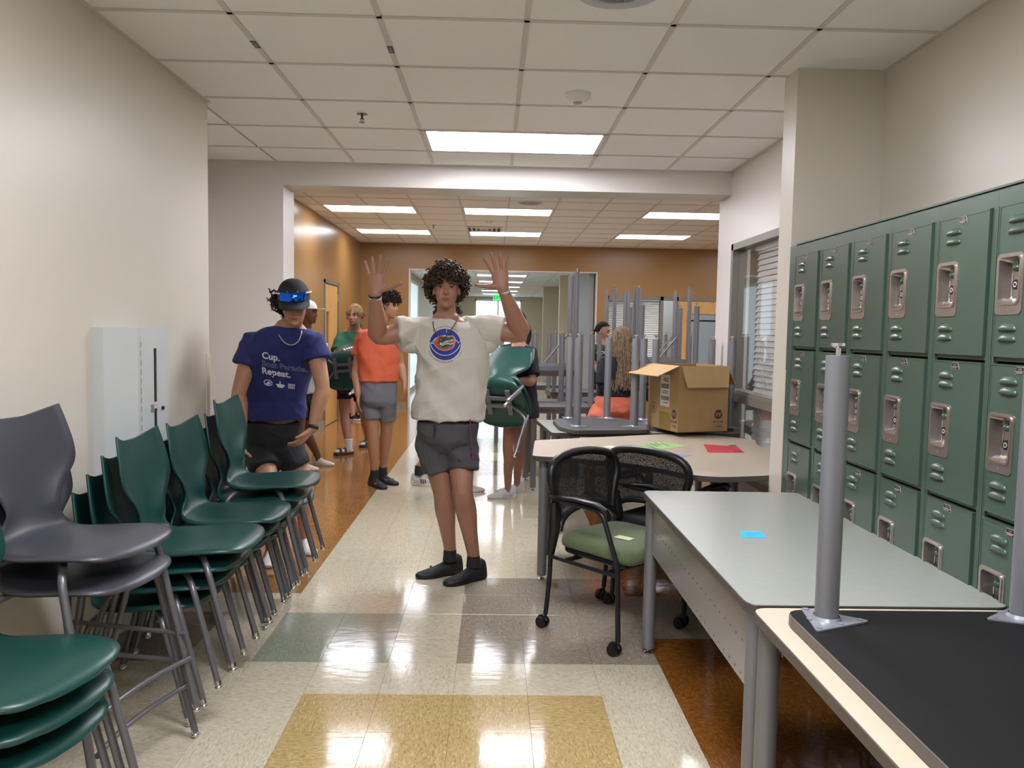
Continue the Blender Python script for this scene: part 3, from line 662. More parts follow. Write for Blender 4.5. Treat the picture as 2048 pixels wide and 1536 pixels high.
# profile (x, z, half width) nose -> back top
PROF = [(.250, .418, .075), (.246, .428, .125), (.232, .438, .168), (.205, .446, .200), (.16, .450, .220), (.09, .448, .232), (.0, .440, .232), (-.08, .436, .212), (-.135, .441, .180), (-.168, .458, .148),
        (-.187, .492, .120), (-.196, .535, .112), (-.203, .585, .135), (-.209, .628, .178), (-.214, .665, .204), (-.222, .715, .207), (-.233, .770, .195), (-.245, .825, .176)]
def shell_mesh(m, dz=0):
    P = catmull([V((x, 0, z+dz)) for x, z, w_ in PROF], 3); W_ = catmull([V((w_, 0, 0)) for x, z, w_ in PROF], 3); n = len(P); nt = 12; top = []; bot = []
    L = [0]
    for i in range(1, n): L.append(L[-1]+(P[i]-P[i-1]).length)
    for i in range(n):
        tg = (P[min(i+1, n-1)]-P[max(i-1, 0)]).normalized(); nm = V((-tg.z, 0, tg.x)); nm = nm if nm.z > 0 or nm.x > 0 else -nm
        nm = V((tg.z, 0, -tg.x)); s_ = L[i]/L[-1]; back = max(0, min(1, (s_-.5)/.12)); r1, r2 = [], []
        for k in range(nt+1):
            u = -1+2*k/nt; y = u*W_[i].x
            c = (.040*back*u*u) + (1-back)*(-.012*abs(u)**3+.004*u*u)
            e = tg*(.028*u*u*max(0, (s_-.9)/.1))        # pointed top corners
            p = P[i]+nm*c*(1)+V((0, y, 0))+e
            th = .0065*(1-.35*u*u*u*u); r1.append(p+nm*th); r2.append(p-nm*th)
        top.append(r1); bot.append(r2)
    b = MB(); rings = []
    for i in range(n): rings.append(top[i]+bot[i][::-1])
    b.loft(rings, cap=True); 
    # sharpen rim by not smoothing caps
    return b.mesh('seat_shell', m)
def chair_frame(t, H=.425, fr=.0115, splay=.0, stool=False):
    k = 0
    for sy in (-1, 1):
        for fx in (1, -1):
            foot = (fx*(.232+(.03 if stool else 0)), sy*(.235+(.02 if stool else 0)), .02)
            top_ = (fx*.135, sy*.222, H-.045); P = bent([foot, top_, (fx*.10, sy*.17, H-.012), (fx*.03, sy*.10, H-.012)], .035, 4)
            l = MB().tube(P, fr, 10).build('leg', dtube_m, t)
            MB().cyl((foot[0], foot[1], .018), (foot[0]-fx*.004, foot[1]-sy*.001, .034), .0125, n=10).ell((foot[0], foot[1], .010), (.0145, .0145, .010), nu=12, nv=6).build('glide', chrome_m, l)
    MB().bx(-.11, .12, -.11, -.07, H-.022, H-.002).bx(-.11, .12, .07, .11, H-.022, H-.002).bx(.02, .05, -.11, .11, H-.026, H-.012).bx(-.05, -.02, -.11, .11, H-.026, H-.012).build('seat_frame', dtube_m, t)
shell_g = shell_mesh(green_p); shell_k = shell_mesh(grey_p, .235)
def stack_chair():
    t = thing('stacking_chair', 'x', 'chair'); put('seat_shell', shell_g, t); chair_frame(t); return t
def stool_chair():
    t = thing('tall_stacking_chair', 'x', 'chair'); put('seat_shell', shell_k, t); chair_frame(t, .66, .0125, stool=True)
    for (a, c, z, bow) in (((.245, -.243), (.245, .243), .20, .03), ((-.245, -.243), (-.245, .243), .20, -.03)):
        P = [V((a[0]-(bow*4*u*(1-u))-.0, a[1]+(c[1]-a[1])*u, z)) for u in [i/8 for i in range(9)]]; MB().tube(P, .009, 8).build('foot_rail', dtube_m, t)
    for sy in (-1, 1):
        P = [V((-.235+.47*u, sy*(.238+.02*4*u*(1-u)*0), .29)) for u in [i/6 for i in range(7)]]; MB().tube(P, .009, 8).build('foot_rail', dtube_m, t)
    return t
proto = stack_chair(); used = [False]
num = 'bottom second third fourth fifth'.split()
def chair_stack(x, y, n, dx, dz, where, rz=0, grp=None, n0=0):
    for k in range(n):
        nm = 'top' if k == n-1 else num[k]
        lab = 'green stacking chair, %s in the %s' % (nm, where)
        d = Vector((dx*k, 0)); loc = (x+math.cos(rz)*dx*k, y+math.sin(rz)*dx*k, dz*k+.0005)
        if not used[0]: o = proto; used[0] = True; o.location = loc; o.rotation_euler = (0, 0, rz); o['label'] = lab; o['group'] = grp
        else: dup(proto, loc, rz, lab, grp)
BX = -1.342
chair_stack(BX, 3.10, 4, .055, .07, 'green stack just right of the grey chairs', 0, 'stacked green chairs')
chair_stack(BX, 3.585, 4, .05, .068, 'green stack second behind the grey chairs', 0, 'stacked green chairs')
chair_stack(BX+.01, 4.05, 5, .045, .066, 'tallest green stack beside the navy-shirted man', 0, 'stacked green chairs')
chair_stack(BX, 4.50, 2, .055, .07, 'last green stack by the wall end', 0, 'stacked green chairs')
chair_stack(-1.30, 2.00, 3, .02, .085, 'green stack at the bottom left corner', -.25, 'stacked green chairs')
pst = stool_chair()
pst.location = (-1.36, 2.58, .0005); pst.rotation_euler = (0, 0, -.18); pst['label'] = 'tall grey shell chair with foot rails, lower of the pair at left'; pst['group'] = 'tall grey chairs'
dup(pst, (-1.35, 2.56, .112), -.22, 'tall grey shell chair stacked on top at the left edge of view', 'tall grey chairs')

# ================================================================ MESH-BACK GUEST CHAIRS
mesh_m = bpy.data.materials.new('black_mesh'); mesh_m.use_nodes = True; nt = mesh_m.node_tree; bs = nt.nodes['Principled BSDF']
bs.inputs['Base Color'].default_value = srgb('#0e0f12'); bs.inputs['Roughness'].default_value = .6
tc = nt.nodes.new('ShaderNodeTexCoord'); v1 = nt.nodes.new('ShaderNodeTexVoronoi'); v1.inputs['Scale'].default_value = 330; v1.feature = 'F1'
nt.links.new(tc.outputs['Object'], v1.inputs['Vector']); cmp_ = nt.nodes.new('ShaderNodeMath'); cmp_.operation = 'GREATER_THAN'; cmp_.inputs[1].default_value = .40
nt.links.new(v1.outputs['Distance'], cmp_.inputs[0]); mr = nt.nodes.new('ShaderNodeMapRange'); mr.inputs['To Min'].default_value = .62; mr.inputs['To Max'].default_value = 1.0
nt.links.new(cmp_.outputs[0], mr.inputs['Value']); nt.links.new(mr.outputs[0], bs.inputs['Alpha'])
seat_f = mat('green_seat_fabric', '#556140', .85, bump=.4, bscale=90, var=.12, vscale=60, stretch=(1, 5, 1), sheen=.2)
seat_b = mat('black_seat_fabric', '#16171a', .85, bump=.3, bscale=90)
def guest_chair(label, loc, rz, seatmat):
    """local +x forward; origin on the floor at centre"""
    t = thing('mesh_back_chair', label, 'chair', loc, rz)
    # seat cushion
    rings = []
    O = rpoly([(-.22, -.235), (.24, -.25), (.24, .25), (-.22, .235)], .09, 6)
    for s_, z in ((.90, .425), (.985, .432), (1.0, .452), (.99, .470), (.95, .484), (.85, .492), (.6, .492), (.3, .490)):
        rings.append([V((p[0]*s_, p[1]*s_, z-(.02*max(0, p[0]*s_-.17)/.07)-.006*(abs(p[1])<.1))) for p in O])
    MB().loft(rings).build('seat_cushion', seatmat, t)
    MB().prism(rpoly([(-.2, -.215), (.22, -.23), (.22, .23), (-.2, .215)], .06, 4), .395, .428, bev=.008).build('seat_pan', black_m, t)
    # back frame: outer loop
    def bk(y, z):   # back surface: reclines with height, wraps with y
        return V((-.235-.10*(z-.5)+.35*y*y, y, z))
    loop = [(-.215, .53), (-.218, .60), (-.236, .68), (-.256, .75), (-.245, .81), (-.19, .85), (-.09, .868), (0, .872), (.09, .868), (.19, .85), (.245, .81), (.256, .75), (.236, .68), (.218, .60), (.215, .53)]
    P = catmull([bk(*p) for p in loop], 3); MB().tube(P, .021, 10).build('back_frame', black_m, t)
    low = catmull([bk(*p) for p in ((-.235, .50), (-.20, .55), (-.12, .585), (0, .598), (.12, .585), (.20, .55), (.235, .50))], 3); b = MB(); b.tube(low, .036, 8, flat=.45, up=(0, 0, 1))
    for sy in (-1, 1):
        b.tube([bk(sy*.238, .64), bk(sy*.247, .52), V((-.238, sy*.25, .38))], [.022, .032, .021], 8)
    b.build('back_lower_rail', black_m, t)
    # mesh panel
    rows = []
    for i in range(13):
        u = i/12; z = .585+u*.278
        hw_ = .210+.036*math.sin(min(1, u*1.5)*PI/2) if u < .75 else .246*math.sqrt(max(.02, 1-((u-.72)/.30)**2.4))
        rows.append([bk(hw_*(-1+2*k/12), z-.02*(1-u)*abs(-1+2*k/12)**2) for k in range(13)])
    MB().loft(rows, cap=False, closed=False).build('mesh_panel', mesh_m, t)
    for sy in (-1, 1):
        l = MB().tube(bent([(-.25, sy*.262, .07), (-.235, sy*.255, .25), (-.232, sy*.25, .50)], .05), .0125, 10).build('leg', mat('black_tube', '#232427', .35, metal=.4), t)
        l2 = MB().tube(bent([(.215, sy*.262, .07), (.20, sy*.262, .42), (.11, sy*.275, .66), (-.20, sy*.27, .67)], .05, 5), .0125, 10).build('leg', MATS['black_tube'], t)
        MB().tube([(-.235, sy*.255, .37), (.20, sy*.258, .37)], .010, 8).build('side_rail', MATS['black_tube'], t)
        MB().tube([(-.22, sy*.27, .675), (-.05, sy*.278, .69), (.08, sy*.28, .688), (.14, sy*.278, .668)], [.018, .026, .026, .014], 10, flat=.42).build('armrest', black_m, t)
        for (l_, x) in ((l, -.25), (l2, .215)):
            b = MB(); b.cyl((x-.02, sy*.262-.024, .027), (x-.02, sy*.262-.006, .027), .027, n=18).cyl((x-.02, sy*.262+.006, .027), (x-.02, sy*.262+.024, .027), .027, n=18)
            b.cyl((x, sy*.262, .04), (x, sy*.262, .085), .008, n=8).tube([(x-.02+.03*math.cos(a), sy*.262, .027+.03*math.sin(a)) for a in [math.radians(q) for q in range(20, 200, 20)]], .008, 6)
            b.build('caster', black_m, l_)
    for x in (-.12, .14): MB().tube([(x, -.26, .375), (x, .26, .375)], .012, 8).build('seat_crossbar', MATS['black_tube'], t)
    return t
guest_chair('black mesh-back armchair on casters with green seat and paper slip', (.645, 3.86, 0), math.radians(-48), seat_f)
guest_chair('black mesh-back armchair tucked in under the beige table edge', (1.0, 4.30, 0), math.radians(44), seat_b)

# ================================================================ BOX AND PAPERS
card = mat('cardboard', '#96784f', .8, var=.05, vscale=14, bump=.1, bscale=120); cardin = mat('cardboard_inside', '#8a6c48', .85)
A0 = V((1.306, 5.49)); ux = V((.95, .312)); uy = V((-.312, .95)); W_, D_, Hh = .41, .43, .47
t = thing('cardboard_box', 'large open cardboard box with flaps folded out on the tables', 'box', (A0.x, A0.y, .7915), math.atan2(ux.y, ux.x))
b = MB(); th = .005
b.bx(0, W_, 0, th, 0, Hh).bx(0, W_, D_-th, D_, 0, Hh).bx(0, th, th, D_-th, 0, Hh).bx(W_-th, W_, th, D_-th, 0, Hh).bx(0, W_, 0, D_, 0, th).build('carton', card, t)
def flap(p0, p1, out, L, taper=.03, name='flap'):
    p0, p1, out = V(p0), V(p1), V(out).normalized(); e = (p1-p0).normalized(); n = e.cross(out).normalized()*.003
    Q = [p0, p1, p1+out*L*.5-e*taper*.4, p1+out*L-e*taper, p0+out*L+e*taper, p0+out*L*.5+e*taper*.4]
    MB().add([q+n for q in Q]+[q-n for q in Q], [(0, 1, 2, 3, 4, 5), (11, 10, 9, 8, 7, 6)]+[(i, i+6, (i+1) % 6+6, (i+1) % 6) for i in range(6)]).build(name, mat('cardboard_flap', '#a8895f', .8, var=.05, vscale=14), t)
flap((W_, 0, Hh), (.02, 0, Hh), (0, -.25, -1), .155)
flap((0, 0, Hh), (0, D_, Hh), (-1, -.1, -.38), .20, .0)
flap((W_, D_, Hh), (W_, 0.03, Hh), (.6, 0, -.8), .17)
flap((.02, D_, Hh), (W_, D_, Hh), (0, .5, -1), .16)
# shipping label, tape, printed marks
b = MB(); b.bx(-.0012, -.0004, .12, .25, .17, .40, 0)
random.seed(3)
for (z, h) in ((.30, .035), (.215, .03)):
    y = .13
    while y < .24: w_ = random.choice((.003, .005, .007)); b.bx(-.0018, -.001, y, y+w_, z, z+h, 1); y += w_+random.choice((.003, .005))
for z in (.28, .265, .35, .36, .372, .195): b.bx(-.0018, -.001, .14, .14+random.uniform(.03, .09), z, z+.005, 1)
b.build('shipping_label', [mat('label_white', '#c9c6c2', .5), mat('ink', '#2a2625', .6)], t)
MB().bx(-.0012, -.0004, .10, .26, 0, .13).build('packing_tape', mat('tape_brown', '#84703a', .25), t)
def mark(org, right, up, nrm):
    b = MB(); n = 22; org = V(org); right = V(right); up = V(up); nrm = V(nrm)
    b.add([org+nrm*.0009+right*.033*math.cos(2*PI*k/n)+up*.033*math.sin(2*PI*k/n) for k in range(n)], [tuple(range(n))], 0)
    flat_text(b, 'W', .05, org+nrm*.0014-up*.017, right, up, 'CENTER', 1, .001)
    flat_text(b, 'FC-21W', .024, org+nrm*.0012-up*.062, right, up, 'CENTER', 0, .0004); flat_text(b, '-11KG', .024, org+nrm*.0012-up*.092, right, up, 'CENTER', 0, .0004)
    b.build('printed_mark', [MATS['ink'], card], t)
mark((.33, 0, .125), (1, 0, 0), (0, 0, 1), (0, -1, 0)); mark((0, .055, .125), (0, -1, 0), (0, 0, 1), (-1, 0, 0))
b = MB(); n = 24
b.add([V((-.0009, .34+r*math.cos(2*PI*k/n), .15+r*math.sin(2*PI*k/n))) for r in (.04, .036) for k in range(n)], [(k, n+k, n+(k+1) % n, (k+1) % n) for k in range(n)], 0); flat_text(b, 'B', .045, (-.001, .34, .134), (0, -1, 0), (0, 0, 1), 'CENTER', 0, .001)
b.build('printed_mark', MATS['ink'], t)
def paper(name, label, P, z, col, cat, marks=None, sheet=True):
    c = sum((V(p) for p in P), V((0, 0)))/len(P); m = mat('paper_'+col, col, .6)
    t = thing(name, label, cat, (c.x, c.y, z)); Q = [(p[0]-c.x, p[1]-c.y) for p in P]
    MB().prism(Q, .0, .0012).build('sheet', m, t)
    if marks:
        b = MB()
        for (x0, x1, y0, y1) in marks: 
            e1 = V(Q[1])-V(Q[0]); e2 = V(Q[3])-V(Q[0]); o = V(Q[0])
            pts = [o+e1*x+e2*y for x, y in ((x0, y0), (x1, y0), (x1, y1), (x0, y1))]; b.add([V((p.x, p.y, .0016)) for p in pts], [(0, 1, 2, 3)])
        b.build('writing', mat('marker_ink', '#222226', .6), t)
    return t
paper('sheet_protector', 'green printed sheet in plastic sleeve on the beige table', [(.93, 5.07), (.975, 4.85), (1.27, 5.04), (1.16, 5.27)], .7602, '#8fae6e', 'paper', [(.1, .7, .45, .5), (.1, .6, .6, .65), (.1, .8, .3, .33), (.2, .8, .78, .82)])
paper('sheet_protector', 'red printed card lying on the beige table', [(1.335, 4.80), (1.565, 4.81), (1.60, 5.07), (1.40, 5.15)], .7602, '#b02b3c', 'paper', [(.75, .95, .1, .2), (.72, .95, .84, .92), (.1, .8, .3, .32), (.1, .8, .5, .52), (.1, .8, .65, .67)])
paper('sheet_protector', 'blue lilac printed sheet on beige table behind the mesh chairs', [(.865, 4.74), (1.06, 4.53), (1.21, 4.68), (.92, 4.86)], .7602, '#7f82b0', 'paper', [(.1, .8, .4, .44), (.2, .7, .6, .64), (.1, .6, .2, .24)])
paper('paper_slip', 'small cream note on the beige table left of the green sheet', [(.70, 4.97), (.80, 4.90), (.86, 4.96), (.76, 5.03)], .7602, '#d8d3b0', 'paper')
paper('sticky_note', 'bright blue sticky note on the long grey-green table', [(.905, 2.778), (.995, 2.782), (1.01, 2.875), (.93, 2.872)], .7602, '#35b5de', 'note', [(.2, .8, .6, .62), (.2, .7, .4, .42), (.2, .5, .25, .27)])
paper('paper_slip', 'pale note slip lying on the green chair seat', [(.60, 3.77), (.665, 3.71), (.70, 3.75), (.635, 3.81)], .4935, '#cfd0a8', 'paper')
# white electrical cabinet on left wall
wc = mat('cabinet_enamel', '#c3c8c6', .35)
t = thing('wall_cabinet', 'tall white metal wall cabinet with slot window behind the green chairs', 'cabinet', (XL, 3.32, 0))
b = MB(); b.add([V(p) for z in (.15, 1.473) for p in ((0, 0, z), (.0, .47, z), (.12, .47, z), (.12, .15, z), (.045, 0, z))], [(4, 3, 2, 1, 0), (5, 6, 7, 8, 9)]+[(i, (i+1) % 5, (i+1) % 5+5, i+5) for i in range(5)]).build('cabinet_body', wc, t)
b = MB().bx(.12, .125, .17, .30, .17, 1.435).bx(.12, .125, .335, .455, .17, 1.435).bx(.12, .125, .30, .335, 1.38, 1.435).bx(.12, .125, .30, .335, .17, .4)
b.build('cabinet_door', wc, t)
MB().bx(.1205, .122, .30, .335, .4, 1.38).build('slot_window', mat('slot_dark', '#2d2c33', .25), t)
b = MB()
for k in range(30): b.bx(.125, .1262, .168, .1705, .2+k*.041, .2+k*.041+.024)
b.build('hinge', mat('hinge_grey', '#6f7271', .5), t)
b = MB().bx(.125, .127, .265, .30, 1.09, 1.125, 1).bx(.125, .1275, .295, .345, 1.105, 1.135, 0); flat_text(b, 'INSPECT', .009, (.1278, .300, 1.116), (0, 1, 0), (0, 0, 1), m=2)
b.build('sticker', [mat('label_white', '#c9c6c2', .5), mat('tape_grey', '#76777b', .5), mat('ink_red', '#b5433a', .6)], t)
MB().cyl((.125, .385, 1.10), (.133, .385, 1.10), .009, n=14).build('lock', black_m, t)
# ================================================================ PEOPLE
def at(px, py, Y):
    d = _f+_r*((px-1024)/FPX)-_u*((py-768)/FPX); return V((0, 0, CAMH))+d*(Y/d.y)
def blob(mb, name, m, voxel=.006, it=4, fac=.6, fn=None, off=None):
    """fuse overlapping closed pieces into one continuous skin"""
    me = mb.mesh('tmp', m); o = bpy.data.objects.new('tmp', me); COL.objects.link(o)
    r = o.modifiers.new('r', 'REMESH'); r.mode = 'VOXEL'; r.voxel_size = voxel; r.use_smooth_shade = True
    s = o.modifiers.new('s', 'SMOOTH'); s.factor = fac; s.iterations = it
    dg = bpy.context.evaluated_depsgraph_get(); out = bpy.data.meshes.new_from_object(o.evaluated_get(dg)); bpy.data.objects.remove(o); bpy.data.meshes.remove(me)
    out.name = name
    if fn:
        nn = [v.normal.copy() for v in out.vertices]
        for v, n in zip(out.vertices, nn): v.co = v.co+n*fn(v.co, n)
    if off is not None: out.transform(Matrix.Translation(-V(off)))
    out.materials.clear()
    for q in (m if isinstance(m, (list, tuple)) else [m]): out.materials.append(q)
    out.polygons.foreach_set('use_smooth', [True]*len(out.polygons)); out.update(); return out
def limb(mb, pts, rad, n=14, k=3):
    P = catmull(pts, k); R = [p.x for p in catmull([V((r, 0, 0)) for r in rad], k)]; mb.tube(P, R, n)
    mb.ell(P[0], (R[0],)*3, nu=12, nv=8).ell(P[-1], (R[-1],)*3, nu=12, nv=8)
def hand(mb, wr, f, nrm, th, curl=.25, spread=8, s=1.0, thumb_open=1.0, r0=.026):
    """f: fingers' way, nrm: palm's facing, th: thumb side"""
    f = V(f).normalized(); th = V(th); th = (th-f*th.dot(f)).normalized(); nrm = V(nrm); nrm = (nrm-f*nrm.dot(f)-th*nrm.dot(th)).normalized(); wr = V(wr)
    R = []
    for d, w_, h, o_ in ((-.01, r0, r0*.8, 0), (.012, .029, .019, .001), (.035, .037, .0175, .004), (.06, .041, .0155, .002), (.082, .041, .0135, 0), (.094, .037, .010, 0)):
        c = wr+f*d*s+th*o_*s; R.append([c+(th*w_*math.cos(a)+nrm*h*math.sin(a))*s for a in [2*PI*i/14 for i in range(14)]])
    mb.loft(R)
    for (o_, L, r, a) in ((.031, .074, .0090, 1.6), (.011, .083, .0092, .45), (-.010, .077, .0088, -.55), (-.029, .060, .0078, -1.7)):
        ang = math.radians(spread*a); d = (f*math.cos(ang)+th*math.sin(ang)).normalized(); p = wr+f*.080*s+th*o_*s; P = [p]
        for q, part in enumerate((.44, .32, .24)):
            ca = curl*(q+.6); dd = d*math.cos(ca)+nrm*math.sin(ca); p = p+dd*(L+.012)*part*s; P.append(p)
        limb(mb, P, [r*s, r*s, r*.92*s, r*.74*s], n=8, k=2)
    a = math.radians(62*thumb_open); d = (f*math.cos(a)+th*math.sin(a)).normalized(); d2 = (f*math.cos(a*.9)+th*math.sin(a*.9)+nrm*.2).normalized()
    p = wr+f*.022*s+th*.022*s; limb(mb, [p, p+d*.038*s, p+d*.062*s, p+d*.062*s+d2*.036*s], [.016*s, .0135*s, .0105*s, .0085*s], n=9, k=2)
def head(mb, c, F, U, s=1.0, neck=None, fem=False):
    F = V(F).normalized(); U = V(U); U = (U-F*U.dot(F)).normalized(); R = F.cross(U).normalized(); c = V(c)
    hm = Matrix((R, F, U)).transposed()
    def p(r, f, u): return c+(R*r+F*f+U*u)*s
    def el(r, f, u, a, b_, d): mb.ell(p(r, f, u), (a*s, b_*s, d*s), hm, 18, 12)
    el(0, -.014, .034, .075, .094, .084)
    rings = []
    j = .92 if fem else 1
    for u, hw_, fr, bk in ((.05, .064, .066, -.04), (.03, .066, .076, -.045), (.01, .066, .0775, -.045), (-.015, .065, .078, -.045), (-.04, .0625*j, .079, -.04), (-.065, .056*j, .079, -.03), (-.088, .044*j, .076, -.015), (-.104, .030*j, .070, .0), (-.114, .016*j, .060, .02)):
        rings.append([p(hw_*math.copysign(abs(math.cos(a))**.85, math.cos(a)), (fr+bk)/2+(fr-bk)/2*math.copysign(abs(math.sin(a))**.9, math.sin(a)), u) for a in [2*PI*i/24 for i in range(24)]])
    mb.loft(rings[::-1])
    el(0, .076, .021, .042, .010, .008); el(0, .090, -.034, .0125, .016, .010); el(.012, .083, -.037, .008, .009, .007); el(-.012, .083, -.037, .008, .009, .007)
    mb.tube([p(0, .078, .012), p(0, .086, -.010), p(0, .096, -.032)], [.0075*s, .008*s, .009*s], 8)
    for q in (-1, 1): el(q*.034, .060, -.032, .022, .018, .018); el(q*.0745, -.006, -.010, .007, .017, .029); el(q*.031, .071, .002, .0145, .006, .008)
    el(0, .080, -.066, .022, .008, .012); el(0, .072, -.101, .018, .012, .012)
    if neck is not None: limb(mb, [p(0, -.022, -.02), p(0, -.022, -.075), V(neck)], [.058*s, .053*s*(.88 if fem else 1), .060*s*(.9 if fem else 1)], n=16)
    return p, hm
def face_parts(t, p, hm, s, brow='#2c1f18', lips='#9c5a52', base=None):
    wm = mat('eye_white', '#857b72', .3); im = mat('iris_dark', '#1d1612', .2); bm = mat('brow_'+brow, brow, .8); lm = mat('lips_'+lips, lips, .5)
    for q in (-1, 1):
        e = MB().ell(p(q*.031, .0735, .002), (.0125*s, .0065*s, .0055*s), hm, 14, 8, 0).ell(p(q*.031, .0785, .002), (.0056*s, .003*s, .0052*s), hm, 12, 8, 1)
        e.build('eye', [wm, im], t, world=True)
        MB().tube([p(q*.014, .083, .018), p(q*.031, .0835, .0235), p(q*.050, .074, .017)], [.0032*s, .0042*s, .002*s], 6).build('eyebrow', bm, t, world=True)
        MB().tube([p(q*.018, .079, .0055), p(q*.031, .0805, .0095), p(q*.045, .074, .0045)], [.0014*s]*3, 5).build('eyelid', im, t, world=True)
    b = MB().tube([p(-.024, .079, -.066), p(-.010, .0885, -.0625), p(0, .0890, -.0640), p(.010, .0885, -.0625), p(.024, .079, -.066)], [.001, .0042*s, .004*s, .0042*s, .001], 6)
    b.tube([p(-.022, .079, -.067), p(0, .0885, -.0715), p(.022, .079, -.067)], [.001, .0052*s, .001], 6); b.build('lips', lm, t, world=True)
def hair(t, c, hm, s, style, col, seed=1, N=320, mask=None):
    random.seed(seed); R, F, U = hm.col[0], hm.col[1], hm.col[2]; cc = V(c)+(F*-.016+U*.036)*s
    m = mat('hair_'+col, col, .62, spec=.25, var=.4, vscale=40); b = MB()
    # scalp cap
    cap = MB(); cap.ell(cc+(F*-.008+U*.010)*s, (.083*s, .094*s, .084*s), hm, 24, 14)
    vs, fs = cap.v, cap.f; keep = []
    def ok(d, y=0):   # direction in head axes
        r, f, u = d
        if mask: return mask(r, f, u)
        if style == 'curly':
            if f > .55: return u > .30-.25*abs(r)
            if f > .0: return u > -.45+f*1.2
            return u > -.72
        if f > .45: return u > .42
        if f > .0: return u > -.15+f*1.2
        return u > -.62
    loc = lambda v: V(((V(v)-cc).dot(R), (V(v)-cc).dot(F), (V(v)-cc).dot(U))).normalized()
    for q in fs:
        if all(ok(loc(vs[i])) for i in q): keep.append(q)
    b.add(vs, keep, 0, True)
    n = 0
    while n < N:
        z = random.uniform(-1, 1); a = random.uniform(0, 2*PI); q = math.sqrt(1-z*z); d = V((q*math.cos(a), q*math.sin(a), z))
        if not ok(d): continue
        n += 1; out = R*d.x+F*d.y+U*d.z; P0 = cc+(R*d.x*.081+F*d.y*.094+U*d.z*.086)*s
        if style == 'curly':
            rr = random.uniform(.011, .018)*s; L = random.uniform(.038, .066)*s; ax = (out*.75-U*random.uniform(.1, .9)+V([random.uniform(-.5, .5) for _ in range(3)])).normalized()
            if d.y > .3 and d.z < .75: ax = (ax+F*.5-U*.25).normalized()
            x, y, _ = frame_of(ax); ph = random.uniform(0, 6.28); T_ = random.uniform(1.0, 1.9)
            P = [P0+out*.006*s+ax*L*k/11+(x*math.cos(ph+2*PI*T_*k/11)+y*math.sin(ph+2*PI*T_*k/11))*rr*(.55+.45*math.sin(PI*k/11)) for k in range(12)]
            b.tube(P, [.0050*s*(.6+.5*math.sin(PI*k/11)) for k in range(12)], 4)
        elif style == 'straight':
            part = R*(.9 if d.x > -.15 else -.9); g = (part*.5+F*(.9 if d.y > -.2 else -.6)-U*.2); g = (g-out*g.dot(out)).normalized(); P = [P0+out*.004*s]; v_ = g
            for k in range(6):
                v_ = (v_-U*.22+V([random.uniform(-.12, .12) for _ in range(3)])).normalized(); q_ = P[-1]+v_*.013*s
                dl = q_-cc; e = V((dl.dot(R)/.084, dl.dot(F)/.097, dl.dot(U)/.090)); 
                if e.length < s: q_ = cc+dl*(s/e.length)
                P.append(q_)
            b.tube(P, [.0035*s, .0045*s, .0045*s, .0045*s, .004*s, .003*s, .001*s], 4)
        elif style in ('long', 'pony'):
            P = [P0+out*.003*s]; tgt = cc-F*.10*s-U*.03*s
            L = 30 if style == 'long' else 7
            for k in range(L):
                last = P[-1]
                if style == 'pony': v_ = (tgt-last).normalized()*.02
                else:
                    v_ = (-U*.016-F*.004*(k < 8)+out*.004*(k < 3))+V([random.uniform(-.002, .002) for _ in range(3)])+R*(.0025*math.sin(k*.7+d.x*9)+.0035*d.x*(k > 6))
                q_ = last+v_*s; dl = q_-cc; e = V((dl.dot(R)/.086, dl.dot(F)/.100, dl.dot(U)/.092))
                if e.length < s: q_ = cc+dl*(s/e.length)
                P.append(q_)
            b.tube(P, [.0045*s]*len(P), 4)
    if style == 'pony':
        for k in range(70):
            P = [cc-F*.098*s-U*.02*s+V([random.uniform(-.008, .008) for _ in range(3)])]; sp = V([random.uniform(-1, 1) for _ in range(3)])*.0022
            for j in range(12): P.append(P[-1]+(-U*.018-F*.012*(1-j/6)+sp*(1 if j < 6 else -.6))*s)
            b.tube(P, [.004*s]*12+[.001], 4)
    return b.build('hair', m, t, world=True)
def swoosh(L=.04):
    return [(x*L, y*L) for x, y in ((0, .12), (.06, .02), (.16, -.02), (.32, .02), (1.0, .36), (.34, .14), (.2, .13), (.14, .18), (.13, .3), (.05, .2))]
